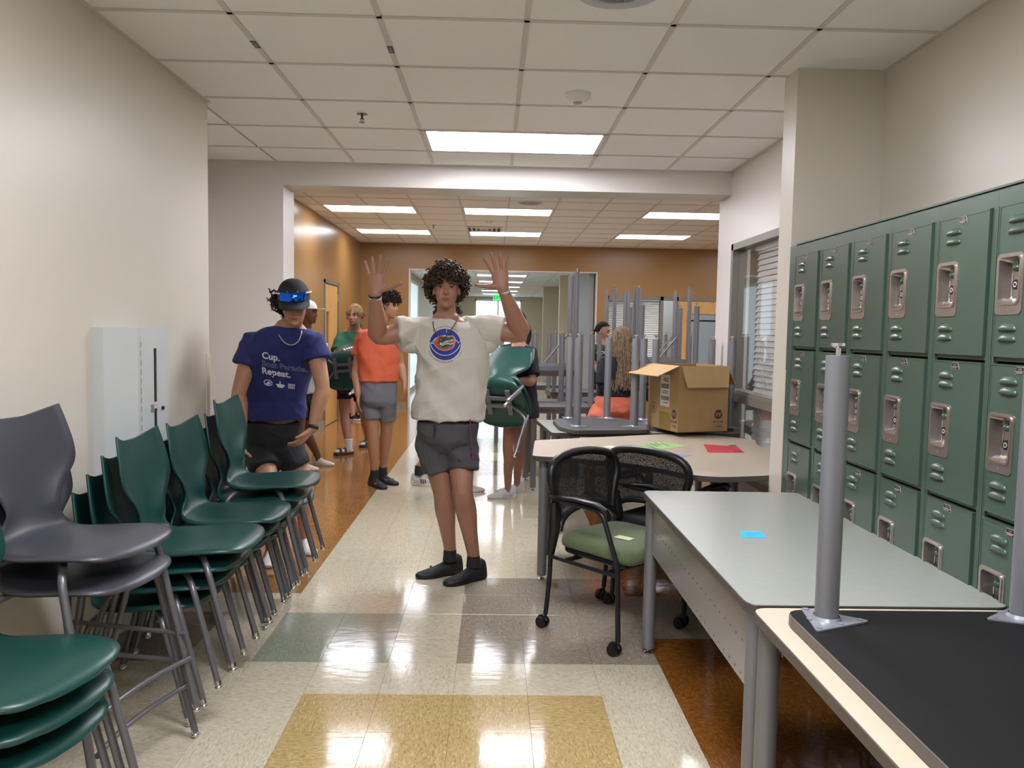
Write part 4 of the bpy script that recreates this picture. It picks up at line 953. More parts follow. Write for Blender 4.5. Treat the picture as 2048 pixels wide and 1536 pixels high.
def shoe(t, pos, yaw, upper, sole='#e4e2dc', mark=None, pitch=0, s=1.0, low=True, lace='#222222'):
    """pos: sole under the ankle; toe points along yaw"""
    T = Matrix.Translation(V(pos)) @ Matrix.Rotation(yaw, 4, 'Z') @ Matrix.Rotation(-pitch, 4, 'Y') @ Matrix.Scale(s, 4)
    O = [(-.075, 0), (-.066, .028), (-.03, .034), (.03, .033), (.09, .044), (.14, .043), (.18, .028), (.197, .0), (.18, -.030), (.14, -.043), (.09, -.043), (.03, -.033), (-.03, -.034), (-.066, -.028)]
    O = [(p.x, p.y) for p in catmull([V((x, y, 0)) for x, y in O+[O[0]]], 3)[:-1]]
    b = MB(); L = [(.94, 0), (1.03, .008), (1.03, .020), (.97, .027)]
    b.loft([[T @ V((.06+(x-.06)*k, y*k, z+(.010 if x < -.0 else 0)*(z > .01))) for x, y in O] for k, z in L])
    so = b.build('sole', mat('sole_'+sole, sole, .5), None)
    rings = []
    for x, hw_, h in ((-.076, .020, .078), (-.070, .030, .100), (-.045, .036, .116), (-.012, .037, .106), (.022, .037, .084), (.06, .040, .066), (.10, .043, .052), (.14, .041, .043), (.17, .031, .036), (.190, .014, .027)):
        r = []
        for i in range(16):
            a = 2*PI*i/16; cy, cz = math.cos(a), math.sin(a); z = .018+(h-.018)*max(0, cz)**.8 if cz > 0 else .018+cz*.004
            r.append(T @ V((x, hw_*math.copysign(abs(cy)**.75, cy)*(1-.35*max(0, cz)), z)))
        rings.append(r)
    u = MB().loft(rings); sh = u.build('shoe', mat('shoe_'+upper, upper, .7, bump=.2, bscale=200), t, world=True)
    so.parent = sh; so.data.transform(Matrix.Translation(-worg(t)))
    lc = MB()
    for k in range(5):
        x = .015+k*.018; z = .079-k*.0065; lc.tube([T @ V((x, -.018, z-.004)), T @ V((x+.004, 0, z+.003)), T @ V((x, .018, z-.004))], .0025*s, 5)
    lc.build('laces', mat('lace_'+lace, lace, .7), sh); sh_c = [c for c in kids(sh) if c.name.startswith('laces')][-1]; sh_c.data.transform(Matrix.Translation(-worg(t)))
    if mark:
        mk = MB()
        for sy in (-1, 1):
            if mark[0] == 'stripes':
                for k in range(3):
                    x = .025+k*.020; mk.add([T @ V(p) for p in ((x, sy*.0375, .024), (x+.010, sy*.0385, .024), (x-.004, sy*.0335, .062), (x-.014, sy*.0325, .062))], [(0, 1, 2, 3)])
            else:
                P = swoosh(.075); mk.add([T @ V((.105-px*1.0, sy*(.0415-.012*max(0, py)/.03), .034+py)) for px, py in P], [tuple(range(len(P)))])
        o = mk.build('side_mark', mat('mark_'+mark[1], mark[1], .5), sh); o.data.transform(Matrix.Translation(-worg(t)))
    return sh
def person(label, base, skin, T, RF, arms, legs, hd, shirt, shorts, voxel=.0065, hairst=None, seed=1, fem=False, group=None, wr=.006, extra=None, facep=True, ak=1.08, lk=1.08):
    """T: torso stations (centre, half width, half depth) from crotch to neck base; RF: body right and forward; arms/legs: joint chains"""
    t = thing('person', label, 'person', base, group=group)
    Rb, Fb = V(RF[0]).normalized(), V(RF[1]).normalized()
    def ring(c, hw_, hd_, g=0, ex=.85): return [V(c)+Rb*(hw_+g)*math.copysign(abs(math.cos(a))**ex, math.cos(a))+Fb*(hd_+g)*math.copysign(abs(math.sin(a))**ex, math.sin(a)) for a in [2*PI*i/28 for i in range(28)]]
    tw_ = .9 if fem else 1
    sk = MB(); sk.loft([ring(c, a*.86, b_*.82) for c, a, b_ in T])
    sk.ell(T[-1][0]+Fb*.018+V((0, 0, -.016)), (.080*tw_, .064, .044))
    p, hm = head(sk, hd['c'], hd['F'], hd['U'], hd.get('s', 1), T[-1][0]+V((0, 0, -.02)), fem)
    k = .86 if fem else 1
    for A in arms:
        s_, e, w_ = A['j']; m1 = s_.lerp(e, .45); m2 = e.lerp(w_, .3)
        limb(sk, [s_, m1, e, m2, w_], [.056*k*ak, .050*k*ak, .041*k*ak, .044*k*ak, .027*k*ak**.5])
        hand(sk, w_, A['f'], A['n'], A['t'], A.get('curl', .25), A.get('spread', 6), A.get('s', 1)*k**.5, A.get('open', .7), r0=.026*k)
    for L in legs:
        h_, kn, an = L['j']; c1 = kn.lerp(an, .28)-Fb*.012
        limb(sk, [h_, h_.lerp(kn, .5), kn, c1, kn.lerp(an, .62), an, an+V((0, 0, -.04))], [q_*k*lk for q_ in (.068, .066, .052, .056, .043, .033, .034)])
    o = bpy.data.objects.new('body', blob(sk, 'body', skin, voxel, off=base)); COL.objects.link(o); o.parent = t
    s_ = hd.get('s', 1)
    if facep: face_parts(t, p, hm, s_, hd.get('brow', '#2c1f18'), hd.get('lips', '#8f5148'))
    if hairst: hair(t, hd['c'], hm, s_, hairst[0], hairst[1], seed, hairst[2])
    # shirt
    sb = MB(); st = [q for q in T if q[0].z >= shirt['hem']-1e-4]; g = shirt.get('g', .012)
    c0, a0, b0 = T[0]
    for i in range(len(T)-1):
        if T[i][0].z < shirt['hem'] <= T[i+1][0].z:
            u = (shirt['hem']-T[i][0].z)/(T[i+1][0].z-T[i][0].z); st = [(T[i][0].lerp(T[i+1][0], u), T[i][1]+(T[i+1][1]-T[i][1])*u, T[i][2]+(T[i+1][2]-T[i][2])*u)]+[q for q in T[i+1:]]
    n = len(st); rr = []
    for i, (c, a, b_) in enumerate(st):
        fl = shirt.get('flare', .02)*max(0, 1-i/(n*.6)); rr.append(ring(c, a, b_, g+fl))
    sb.loft(rr[:-1])
    for A in arms:
        s0, e, w_ = A['j']; q = A.get('sleeve', .62); end = s0.lerp(e, q); inn = s0.lerp(T[-1][0], .45)+V((0, 0, -.03)); rs = shirt.get('sr', .078)*k
        tl = st[int(len(st)*.55)]; sd_ = 1 if (s0-T[-1][0]).dot(Rb) > 0 else -1
        if A.get('drape'): limb(sb, [s0.lerp(end, .62)+V((0, 0, -.035)), s0.lerp(end, .25)+V((0, 0, -.085)), tl[0]+Rb*sd_*tl[1]*.72], [.052, .055, .05])
        d = (end-s0).normalized(); sb.tube([inn, s0-d*.01, s0.lerp(end, .5), end], [rs*.78, rs*.92, rs, rs*1.04], 18); sb.ell(inn, (rs*.75,)*3, nu=12, nv=8)
    sd = shirt.get('seed', seed)*3.7
    def wrk(co, nn):
        q = V((co.x*5+sd, co.y*5, co.z*2.2+co.x*2)); v = noise.noise(q*1.6)*.7+(1-abs(noise.noise(V((co.x*8+co.z*5+sd, co.y*7, co.z*5))))*2.4)*.55-.2+(1-abs(noise.noise(V((co.x*5-co.z*9+sd*2, co.y*5, co.z*4))))*2.4)*.35
        return wr*1.25*v
    so = bpy.data.objects.new('shirt', blob(sb, 'shirt', shirt['m'], voxel, it=3, fn=wrk, off=base)); COL.objects.link(so); so.parent = t
    # shorts
    sh = MB(); tp = [q for q in T if q[0].z <= shirt['hem']+.06]; sh.loft([ring(c, a*(.74 if i == 0 else .93 if i == 1 else 1), b_*(.8 if i == 0 else 1), .006) for i, (c, a, b_) in enumerate(tp)]+[ring(tp[-1][0]+V((0, 0, .01)), tp[-1][1]*.9, tp[-1][2]*.9)])
    for L in legs:
        h_, kn, an = L['j']; e = h_.lerp(kn, shorts['q']); e2 = h_.lerp(kn, shorts['q']*.55); r = shorts.get('r', .098)*k
        sh.tube([h_+V((0, 0, .05)), h_, e2, e], [r*.9, r, r*1.0, r*.98], 20)
    o2 = bpy.data.objects.new('shorts', blob(sh, 'shorts', shorts['m'], voxel, it=3, fn=wrk, off=base)); COL.objects.link(o2); o2.parent = t
    return t, so, o2, p, hm
def bvh_of(o):
    off = worg(o); me = o.data; return BVHTree.FromPolygons([v.co+off for v in me.vertices], [tuple(q.vertices) for q in me.polygons])
def decal(t, name, bvh, layers, org, right, up, mats, d=None, off=.0014):
    """layers: (verts2d, faces, material index, lift)"""
    org, right, up = V(org), V(right).normalized(), V(up).normalized(); nn = right.cross(up) if d is None else V(d).normalized(); b = MB()
    for vs, fs, mi, li in layers:
        out = []
        for a, c in vs:
            p = org+right*a+up*c; hit = bvh.ray_cast(p+nn*.35, -nn, 1.2); q = hit[0]+nn*(off+li) if hit[0] else p; out.append(q)
        b.add(out, fs, mi)
    return b.build(name, mats, t, world=True)
def fan(O, rings=4):
    n = len(O); cx = sum(p[0] for p in O)/n; cy = sum(p[1] for p in O)/n; vs = []; fs = []
    for k in range(1, rings+1): vs += [(cx+(p[0]-cx)*k/rings, cy+(p[1]-cy)*k/rings) for p in O]
    vs.append((cx, cy)); c = len(vs)-1
    fs += [(c, i, (i+1) % n) for i in range(n)]
    for k in range(rings-1): fs += [(k*n+i, (k+1)*n+i, (k+1)*n+(i+1) % n, k*n+(i+1) % n) for i in range(n)]
    return vs, fs
def strip(P, w_):
    vs = []; fs = []; P = [V(p) for p in P]
    for i, p in enumerate(P):
        d = (P[min(i+1, len(P)-1)]-P[max(i-1, 0)]).normalized(); n = V((-d.y, d.x))*w_/2; vs += [tuple(p+n), tuple(p-n)]
    return vs, [(2*i, 2*i+1, 2*i+3, 2*i+2) for i in range(len(P)-1)]
def circ(cx, cy, rx, ry, n=40, a0=0, a1=360): return [(cx+rx*math.cos(math.radians(a0+(a1-a0)*i/n)), cy+ry*math.sin(math.radians(a0+(a1-a0)*i/n))) for i in range(n+(a1-a0 != 360))]
skin1 = mat('skin_fair', '#9c705b', .5, sss=.12, var=.05, vscale=12); skin2 = mat('skin_tan', '#a87a5e', .5, sss=.12, var=.05, vscale=12); skin3 = mat('skin_brown', '#6a4531', .5, sss=.1)

# ---------------- the man with raised hands
Yc = 4.6
hips = at(896, 852, Yc); 
def pt(x, y, Y=Yc): return at(x, y, Y)
T = [(pt(893, 905), .165, .11), (pt(894, 880), .175, .12), (pt(896, 845), .166, .118), (pt(899, 800), .172, .114), (pt(903, 755), .180, .112), (pt(904, 715), .186, .115), (pt(901, 680), .19, .115), (pt(896, 655), .178, .10), (pt(893, 640), .13, .08), (pt(893, 631), .08, .062)]
B0 = V((-.2, 4.62, 0))
arms = [dict(j=(pt(836, 661), pt(757, 672, 4.52), pt(750, 590, 4.40)), f=(.03, .02, 1), n=(0, -1, 0), t=(1, 0, .0), curl=.06, spread=10, open=1.15, sleeve=.50, s=1.22, drape=1),
        dict(j=(pt(962, 656), pt(1042, 668, 4.55), pt(1007, 580, 4.42)), f=(-.24, .02, 1), n=(0, -1, 0), t=(-1, 0, -.2), curl=.06, spread=10, open=1.25, sleeve=.56, s=1.22, drape=1)]
legs = [dict(j=(pt(866, 885), pt(886, 985, 4.60), pt(900, 1098, 4.70))), dict(j=(pt(919, 885), pt(926, 985, 4.50), pt(947, 1110, 4.62)))]
shirt_w = mat('white_cotton', '#c2bdb2', .85, bump=.1, bscale=400)
man, sh_o, st_o, hp, hm = person('young man in white basketball-print shirt raising both hands', B0, skin1, T, ((-1, 0, 0), (0, -1, 0)), arms, legs,
    dict(c=pt(893, 579, 4.55), F=(0.03, -1, .10), U=(0, .1, 1), s=.99), dict(hem=pt(896, 836).z, m=shirt_w, g=.016, flare=.022, sr=.082, seed=2), dict(q=.56, m=mat('charcoal_shorts', '#47464a', .8), r=.097), voxel=.005, hairst=('curly', '#3d2d22', 640), seed=5, wr=.017, ak=1.24, lk=1.12)
bv = bvh_of(sh_o)
K = .09/515
G = lambda L: [((x-900)*K, -(y-820)*K) for x, y in L]
rim = [(530, 780), (570, 690), (690, 560), (830, 545), (980, 580), (1130, 540), (1210, 610), (1215, 760), (1180, 880), (1120, 940), (980, 1000), (850, 1015), (700, 970), (600, 880)]
grn = [(620, 800), (690, 640), (830, 590), (970, 600), (1125, 560), (1190, 615), (1150, 660), (900, 745), (1010, 800), (1170, 800), (1130, 860), (980, 910), (840, 940), (700, 895)]
lay = [(*fan(circ(0, 0, .0925, .0925, 48), 5), 1, 0), (*fan(circ(0, 0, .089, .089, 48), 5), 0, .0006),
       (*strip(circ(0, .028, .089, .089, 24, 198, 342), .0045), 1, .0012), (*strip(circ(0, -.05, .095, .100, 24, 35, 145), .004), 1, .0012),
       (*strip([(-.089, .005), (-.06, .005)], .005), 1, .0013), (*strip([(.053, .015), (.088, .018)], .005), 1, .0013), (*strip([(.008, .088), (.006, .066)], .003), 1, .0013),
       (*fan(G([(x+(x-880)*.05, y+(y-790)*.06) for x, y in rim]), 3), 1, .0016), (*fan(G(rim), 3), 2, .0021), (*fan(G(grn), 3), 3, .0026),
       (*strip(G([(735, 770), (800, 800), (870, 765), (960, 715), (1080, 695), (1185, 655)]), .006), 1, .0032), (*strip(G([(735, 800), (820, 850), (900, 800), (1000, 790), (1090, 805), (1180, 780)]), .006), 1, .0032),
       (*strip(G([(790, 810), (880, 795), (1000, 755), (1130, 745)]), .004), 2, .0034), (*fan(G([(745, 650), (775, 650), (775, 680), (745, 680)]), 1), 1, .0032)]
for a in list(range(48, 135, 6))+list(range(205, 300, 6))+[325, 333]:
    r = math.radians(a); x, y = .101*math.cos(r), .101*math.sin(r); lay.append(([(x-.0022, y-.003), (x+.0022, y-.003), (x+.0022, y+.003), (x-.0022, y+.003)], [(0, 1, 2, 3)], 4, 0))
decal(man, 'shirt_emblem', bv, lay, pt(893, 688), (1, 0, 0), (0, 0, 1), [mat('emblem_blue', '#26348c', .7), mat('emblem_white', '#c6c4cc', .7), mat('emblem_orange', '#b5563c', .7), mat('emblem_green', '#17513a', .7), mat('emblem_dark', '#3a3844', .7)], d=(0, -1, 0))
bs_ = bvh_of(st_o)
decal(man, 'shorts_mark', bs_, [(*fan(swoosh(.05), 2), 0, 0)], pt(917, 915), (1, 0, .05), (0, 0, 1), [mat('mark_black', '#141416', .6)], d=(0, -1, 0))
decal(man, 'draw_cord', bs_, [(*strip([(0, .03), (.002, 0), (-.001, -.03), (.002, -.05)], .012), 0, 0)], pt(872, 855), (1, 0, 0), (0, 0, 1), [mat('cord_dark', '#242428', .7)], d=(0, -1, 0))
lan = [pt(940, 838, 4.47), pt(941, 865, 4.46), pt(944, 900, 4.47), pt(946, 925, 4.50), pt(943, 935, 4.52)]
b = MB(); L_ = catmull(lan, 5)
for i in range(len(L_)-1): b.tube([L_[i], L_[i+1]], [.0105, .0105], 6, m=i % 2, flat=.3)
b.build('lanyard', [mat('lanyard_red', '#9c3242', .6), mat('lanyard_blue', '#4b3f86', .6)], man, world=True)
nk = [pt(868, 632, 4.60), pt(866, 645, 4.50), pt(870, 662, 4.455), pt(885, 676, 4.44), pt(893, 672, 4.44), pt(903, 658, 4.45), pt(913, 642, 4.47), pt(917, 628, 4.54)]
MB().tube(catmull(nk, 4), .0028, 6).build('neck_cord', mat('cord_brown', '#4a3d33', .6), man, world=True)
def band(t, name, c, ax, r, w_, m, tilt=0):
    c = V(c); x, y, d = frame_of(ax); pr = [(r, -w_/2), (r+.002, -w_/2), (r+.002, w_/2), (r, w_/2)]; n = 22
    MB().loft([[c+(x*math.cos(2*PI*i/n)*1.12+y*math.sin(2*PI*i/n)*.95)*q[0]+d*q[1] for i in range(n)] for q in pr+[pr[0]]], cap=False).build(name, m, t, world=True)
wa = arms[0]['j'][2]; da = (wa-arms[0]['j'][1]).normalized(); band(man, 'wristband', wa-da*.004, da, .030, .012, mat('band_black', '#16141a', .6)); band(man, 'wristband', wa-da*.018, da, .030, .009, mat('band_white', '#d6cfc6', .5))
wb = arms[1]['j'][2]; db = (wb-arms[1]['j'][1]).normalized(); band(man, 'wristband', wb-db*.012, db, .0295, .020, mat('band_grey', '#aab0b2', .4))
for (x, y, Y, yw) in ((899, 1132, 4.72, math.radians(205)), (948, 1150, 4.62, math.radians(218))):
    q = bzf = None; p0 = at(x, y, Y); shoe(man, (p0.x, Y, .001), yw, '#101013', '#0c0c0e', ('swoosh', '#26262b'), s=1.08, lace='#0a0a0a')
for L in legs: a_ = L['j'][2]; MB().tube([a_+V((0, 0, -.07)), a_+V((0, 0, -.002))], [.044, .0385], 14).build('sock', mat('sock_black', '#1a1a1d', .8), man, world=True)

# ---------------- navy shirt person leaning over the chairs
Y1 = 5.0
T = [(at(543, 905, 5.12), .165, .12), (at(545, 880, 5.12), .172, .125), (at(547, 845, 5.10), .168, .12), (at(550, 800, 5.05), .165, .115), (at(554, 760, 4.98), .175, .115), (at(560, 720, 4.90), .19, .12), (at(566, 690, 4.84), .20, .115), (at(572, 668, 4.80), .17, .10), (at(577, 655, 4.78), .12, .08), (at(580, 645, 4.77), .075, .06)]
arms = [dict(j=(at(506, 690, 4.88), at(478, 785, 4.82), at(484, 865, 4.72)), f=(.2, -.4, -1), n=(1, 0, 0), t=(0, -1, 0), curl=.35, spread=3, open=.5, sleeve=.42),
        dict(j=(at(628, 688, 4.84), at(645, 775, 4.78), at(625, 858, 4.70)), f=(-.75, -.3, -.85), n=(-.6, .5, .1), t=(-.2, -1, .2), curl=.30, spread=5, open=.6, sleeve=.36)]
legs = [dict(j=(at(518, 895, 5.12), V((-1.39, 4.93, .50)), V((-1.40, 4.98, .085)))), dict(j=(at(574, 895, 5.12), V((-1.22, 5.10, .50)), V((-1.25, 5.24, .085))))]
B1 = V((-1.33, 5.1, 0))
navy = mat('navy_cotton', '#1d2560', .85, bump=.1, bscale=400)
p1, so1, st1, hp1, hm1 = person('young man in navy lettered shirt and black cap leaning over chairs', B1, skin2, T, ((-1, 0, 0), (0, -1, 0)), arms, legs,
    dict(c=at(588, 606, 4.66), F=(.22, -1, -.30), U=(0, -.30, 1), s=1.04), dict(hem=at(547, 836, 5.1).z, m=navy, g=.012, flare=.02, sr=.082, seed=4), dict(q=.62, m=mat('black_shorts', '#121319', .8), r=.10), voxel=.0055, seed=8, wr=.010)
hc = at(588, 606, 4.66)
hair(p1, hc, hm1, 1.04, 'curly', '#2c211c', 11, 190, mask=lambda r, f, u: f < .05 and -.85 < u < .1 and r > .1)
# cap
R_, F_, U_ = hm1.col[0], hm1.col[1], hm1.col[2]
def hq(r, f, u): return hc+(R_*r+F_*f+U_*u)*1.14-U_*.006
capm = mat('black_cap', '#15171c', .8, bump=.15, bscale=300)
rings = []
for k in range(9):
    a = PI/2*k/8; rr = math.cos(a)**.8; rings.append([hq(.083*rr*math.cos(b_), -.010+.102*rr*math.sin(b_), .030+.098*math.sin(a)) for b_ in [2*PI*i/28 for i in range(28)]])
MB().loft(rings).build('cap', capm, p1, world=True); capo = kids(p1)[-1]
capo = [c for c in bpy.data.objects if c.name.startswith('cap') and c.parent == p1][-1]
vis = []
for k in range(7):
    v_ = k/6; vis.append([hq(.078*math.cos(b_)*(1-.10*v_*0), .0+.085*math.sin(b_)+.075*v_*math.sin(b_)**1.2, .032-.020*v_-.012*(math.cos(b_)**2)*(.4+v_)) for b_ in [PI*i/18 for i in range(19)]])
low = [[q-U_*.004 for q in r] for r in vis]
b = MB(); b.loft(vis, cap=False, closed=False).loft(low[::-1], cap=False, closed=False).build('visor', capm, p1, world=True)
# sunglasses on the cap
gl = []
for k in range(6):
    v_ = k/5; row = []
    for i in range(21):
        x = -.066+.132*i/20; notch = max(0, 1-abs(x)/.014)*.016; u = .030+.008+v_*.040; u = u+(notch if v_ < .5 else 0)*(1-v_*2) if v_ < .5 else u
        f = -.010+.104*math.sqrt(max(.01, 1-(x/.083)**2*.92))*math.cos(max(0, (u-.03)/.098)*1.15)+.006; row.append(hq(x, f, u))
    gl.append(row)
b = MB(); b.loft(gl, cap=False, closed=False).build('sunglasses_lens', mat('mirror_blue', '#1c62d8', .08, metal=.85), p1, world=True)
b = MB()
for q in (-1, 1): b.tube([hq(q*.066, .060, .072), hq(q*.082, .03, .066), hq(q*.090, -.02, .058)], [.006, .0045, .003], 6)
b.build('sunglasses_temple', mat('silver_plastic', '#c9c9cc', .3), p1, world=True)
b = MB(); b.loft([[hq(r*math.cos(a), .083-.012*(u_-.075)/.02, u_+0*r) for a in [PI*i/8 for i in range(9)]] for r, u_ in ((.022, .080), (.016, .095))], cap=False, closed=False)
b = MB(); C_ = [hq(.024*math.cos(a), .074-.030*math.sin(a), .079+.026*math.sin(a)) for a in [PI*i/10 for i in range(11)]]; b.tube(C_, .004, 6).build('cap_patch', mat('patch_cream', '#b9aa90', .7), p1, world=True)
bv1 = bvh_of(so1); rgt = V((1, 0, -.16)); upv = V((.12, 0, 1)); W = [mat('print_white', '#d2d2da', .7), mat('print_grey', '#5e6388', .7)]
lay = []
for s__, dx, dy, mi, sz in (('Cup.', 0, 0, 0, .056), ('Boat Parade.', -.004, -.048, 1, .050), ('Repeat.', -.006, -.096, 0, .056)):
    v, f = text_mesh(s__, sz, 'LEFT', .0016); lay.append(([(a+dx, c+dy) for a, c in v], f, mi, 0))
lay.append((*strip(circ(.030, -.150, .024, .017, 24), .005), 0, 0)); lay.append((*fan([(.006, -.168), (.040, -.134), (.034, -.148), (.052, -.146), (.018, -.172), (.026, -.158)], 1), 0, .0005))
lay.append((*fan([(.075, -.150), (.098, -.146), (.098, -.128), (.104, -.128), (.104, -.146), (.130, -.150), (.116, -.170), (.088, -.170)], 1), 0, 0))
for r, tx in enumerate(('2020', '2021')):
    v, f = text_mesh(tx, .020, 'LEFT', .0006); lay.append(([(a+.145, c-.150-.017*r) for a, c in v], f, 0, 0))
decal(p1, 'shirt_lettering', bv1, lay, at(524, 716, 4.75), rgt, upv, W, d=(0, -1, 0))
nk = [at(555, 648, 4.80), at(556, 665, 4.70), at(568, 684, 4.675), at(583, 690, 4.67), at(597, 682, 4.675), at(603, 664, 4.70), at(601, 648, 4.80)]
MB().tube(catmull(nk, 4), .0035, 6).build('necklace', mat('chain_silver', '#b9b4a8', .3, metal=.6), p1, world=True)
w_ = arms[1]['j'][2]; d_ = (w_-arms[1]['j'][1]).normalized(); band(p1, 'wristband', w_-d_*.012, d_, .0295, .022, MATS['band_black'])
shoe(p1, (-1.40, 4.98, .001), math.radians(-80), '#d9d7d3', '#e4e2dc', ('stripes', '#1c1c1e'), lace='#e8e8e8')
shoe(p1, (-1.25, 5.24, .001), math.radians(-60), '#d9d7d3', '#e4e2dc', ('stripes', '#1c1c1e'), lace='#e8e8e8')

def stand(label, Y, cx, z0px, top, sk, hairst, shirtc, shortc, hd, RF, arms, legs, base, hemp=None, q=.6, fem=False, vox=.009, tw=1.0, seed=3, sr=.078, facep=True, wr=.009, shr=.088, flare=.02):
    nb, hp_ = top      # neck base and hip pixel points
    n = at(nb[0], nb[1], nb[2] if len(nb) > 2 else Y); h = at(hp_[0], hp_[1], hp_[2] if len(hp_) > 2 else Y); T = []
    for u, a, b_ in ((0, .160, .115), (.07, .172, .12), (.17, .168, .118), (.35, .155, .108), (.55, .165, .108), (.72, .18, .112), (.86, .182, .105), (.94, .14, .085), (1, .07, .058)):
        T.append((h.lerp(n, u), a*tw, b_*tw))
    return person(label, base, sk, T, RF, arms, legs, hd, dict(hem=hemp, m=shirtc, g=.012, flare=flare, sr=sr, seed=seed), dict(q=q, m=shortc, r=shr), voxel=vox, hairst=hairst, seed=seed, fem=fem, wr=wr, facep=facep)
# ---------------- orange shirt, looking right
Y2 = 7.3
orange_c = mat('orange_shirt', '#c65c3c', .8, bump=.1, bscale=400); grey_c = mat('grey_shorts', '#66686f', .8); black_c = MATS['black_shorts']
arms = [dict(j=(at(727, 672, 7.3), at(713, 742, 7.3), at(716, 790, 7.2)), f=(.05, -.2, -1), n=(1, 0, 0), t=(.2, -1, 0), curl=.3, open=.4, sleeve=.55),
        dict(j=(at(786, 672, 7.35), at(799, 728, 7.4), at(809, 764, 7.3)), f=(.2, -.2, -1), n=(-1, 0, 0), t=(-.2, -1, 0), curl=.4, open=.4, sleeve=.5)]
legs = [dict(j=(at(739, 800, 7.3), at(746, 862, 7.3), at(749, 942, 7.38))), dict(j=(at(775, 800, 7.3), at(773, 862, 7.4), at(766, 935, 7.55)))]
p2, so2, st2, _, _ = stand('young man in orange shirt and grey shorts standing looking right', Y2, 0, 0, ((757, 655), (757, 812)), skin2, ('curly', '#2a211b', 380), orange_c, grey_c,
    dict(c=at(776, 612, 7.25), F=(1, -.30, 0), U=(0, 0, 1), s=1.0), ((-.96, -.28, 0), (.28, -.96, 0)), arms, legs, V((-1.0, 7.4, 0)), hemp=at(757, 762, Y2).z, q=.60, seed=12)
p_ = legs[0]['j'][2]; shoe(p2, (p_.x, p_.y, .001), math.radians(-52), '#2c2b2d', '#1b1b1d', ('swoosh', '#8b8b8b'), s=1.05)
p_ = legs[1]['j'][2]; shoe(p2, (p_.x, p_.y, .001), math.radians(-40), '#2c2b2d', '#1b1b1d', ('swoosh', '#8b8b8b'), s=1.05)
for L in legs: a_ = L['j'][2]; MB().tube([a_+V((0, 0, -.07)), a_+V((0, 0, .015))], [.044, .0385], 12).build('sock', MATS['sock_black'], p2, world=True)
# ---------------- green shirt carrying chairs
Y3 = 9.35
arms = [dict(j=(at(684, 676, 9.3), at(672, 715, 9.1), at(674, 735, 8.95)), f=(.3, -1, .1), n=(1, 0, .3), t=(0, 0, 1), curl=.7, sleeve=.7),
        dict(j=(at(732, 674, 9.3), at(740, 718, 9.2), at(733, 738, 8.95)), f=(-.3, -1, .1), n=(-1, 0, .3), t=(0, 0, 1), curl=.7, sleeve=.7)]
legs = [dict(j=(at(688, 775, 9.4), at(689, 830, 9.35), at(697, 893, 9.22))), dict(j=(at(716, 775, 9.4), at(729, 830, 9.55), at(736, 878, 9.9)))]
green_c = mat('forest_green_shirt', '#23583f', .85, bump=.1, bscale=400)
p3, so3, _, _, _ = stand('blond young man in green shirt and slides carrying a stack of green chairs', Y3, 0, 0, ((709, 655), (703, 785)), skin1, ('straight', '#8d7350', 420), green_c, black_c,
    dict(c=at(709, 630, 9.25), F=(-.25, -1, -.05), U=(0, 0, 1), s=1.02), ((-1, 0, 0), (0, -1, 0)), arms, legs, V((-1.62, 9.4, 0)), hemp=at(703, 768, Y3).z, q=.42, seed=15)
for k, L in enumerate(legs):
    a_ = L['j'][2]; yw = math.radians(215 if k == 0 else 250)
    MB().tube([a_+V((0, 0, -.04)), a_+V((0, 0, .09))], [.043, .046], 14).build('sock', mat('sock_white', '#d8d8d8', .8), p3, world=True)
    dv = V((math.cos(yw), math.sin(yw), 0)); sv = V((-dv.y, dv.x, 0)); b_ = V((a_.x, a_.y, 0)); b = MB()
    O = [b_+dv*x+sv*y for x, y in ((-.07, 0), (-.05, .035), (.03, .04), (.10, .05), (.16, .04), (.19, 0), (.16, -.04), (.10, -.05), (.03, -.04), (-.05, -.035))]
    b.prism([(q.x, q.y) for q in O], .001, .028).build('slide_sole', mat('slide_brown', '#3b3029', .7), p3, world=True)
    f_ = MB().ell(b_+dv*.06+V((0, 0, .045)), (.125, .038, .028), Matrix.Rotation(yw, 3, 'Z'), 14, 8).build('sock_foot', MATS['sock_white'], p3, world=True)
    b = MB()
    for x in (.05, .11): b.tube([b_+dv*x+sv*.047+V((0, 0, .015)), b_+dv*x+sv*.038+V((0, 0, .065)), b_+dv*x+V((0, 0, .082)), b_+dv*x-sv*.038+V((0, 0, .065)), b_+dv*x-sv*.047+V((0, 0, .015))], .014, 6, flat=.3, up=(0, 0, 1))
    b.build('slide_strap', MATS['slide_brown'], p3, world=True)
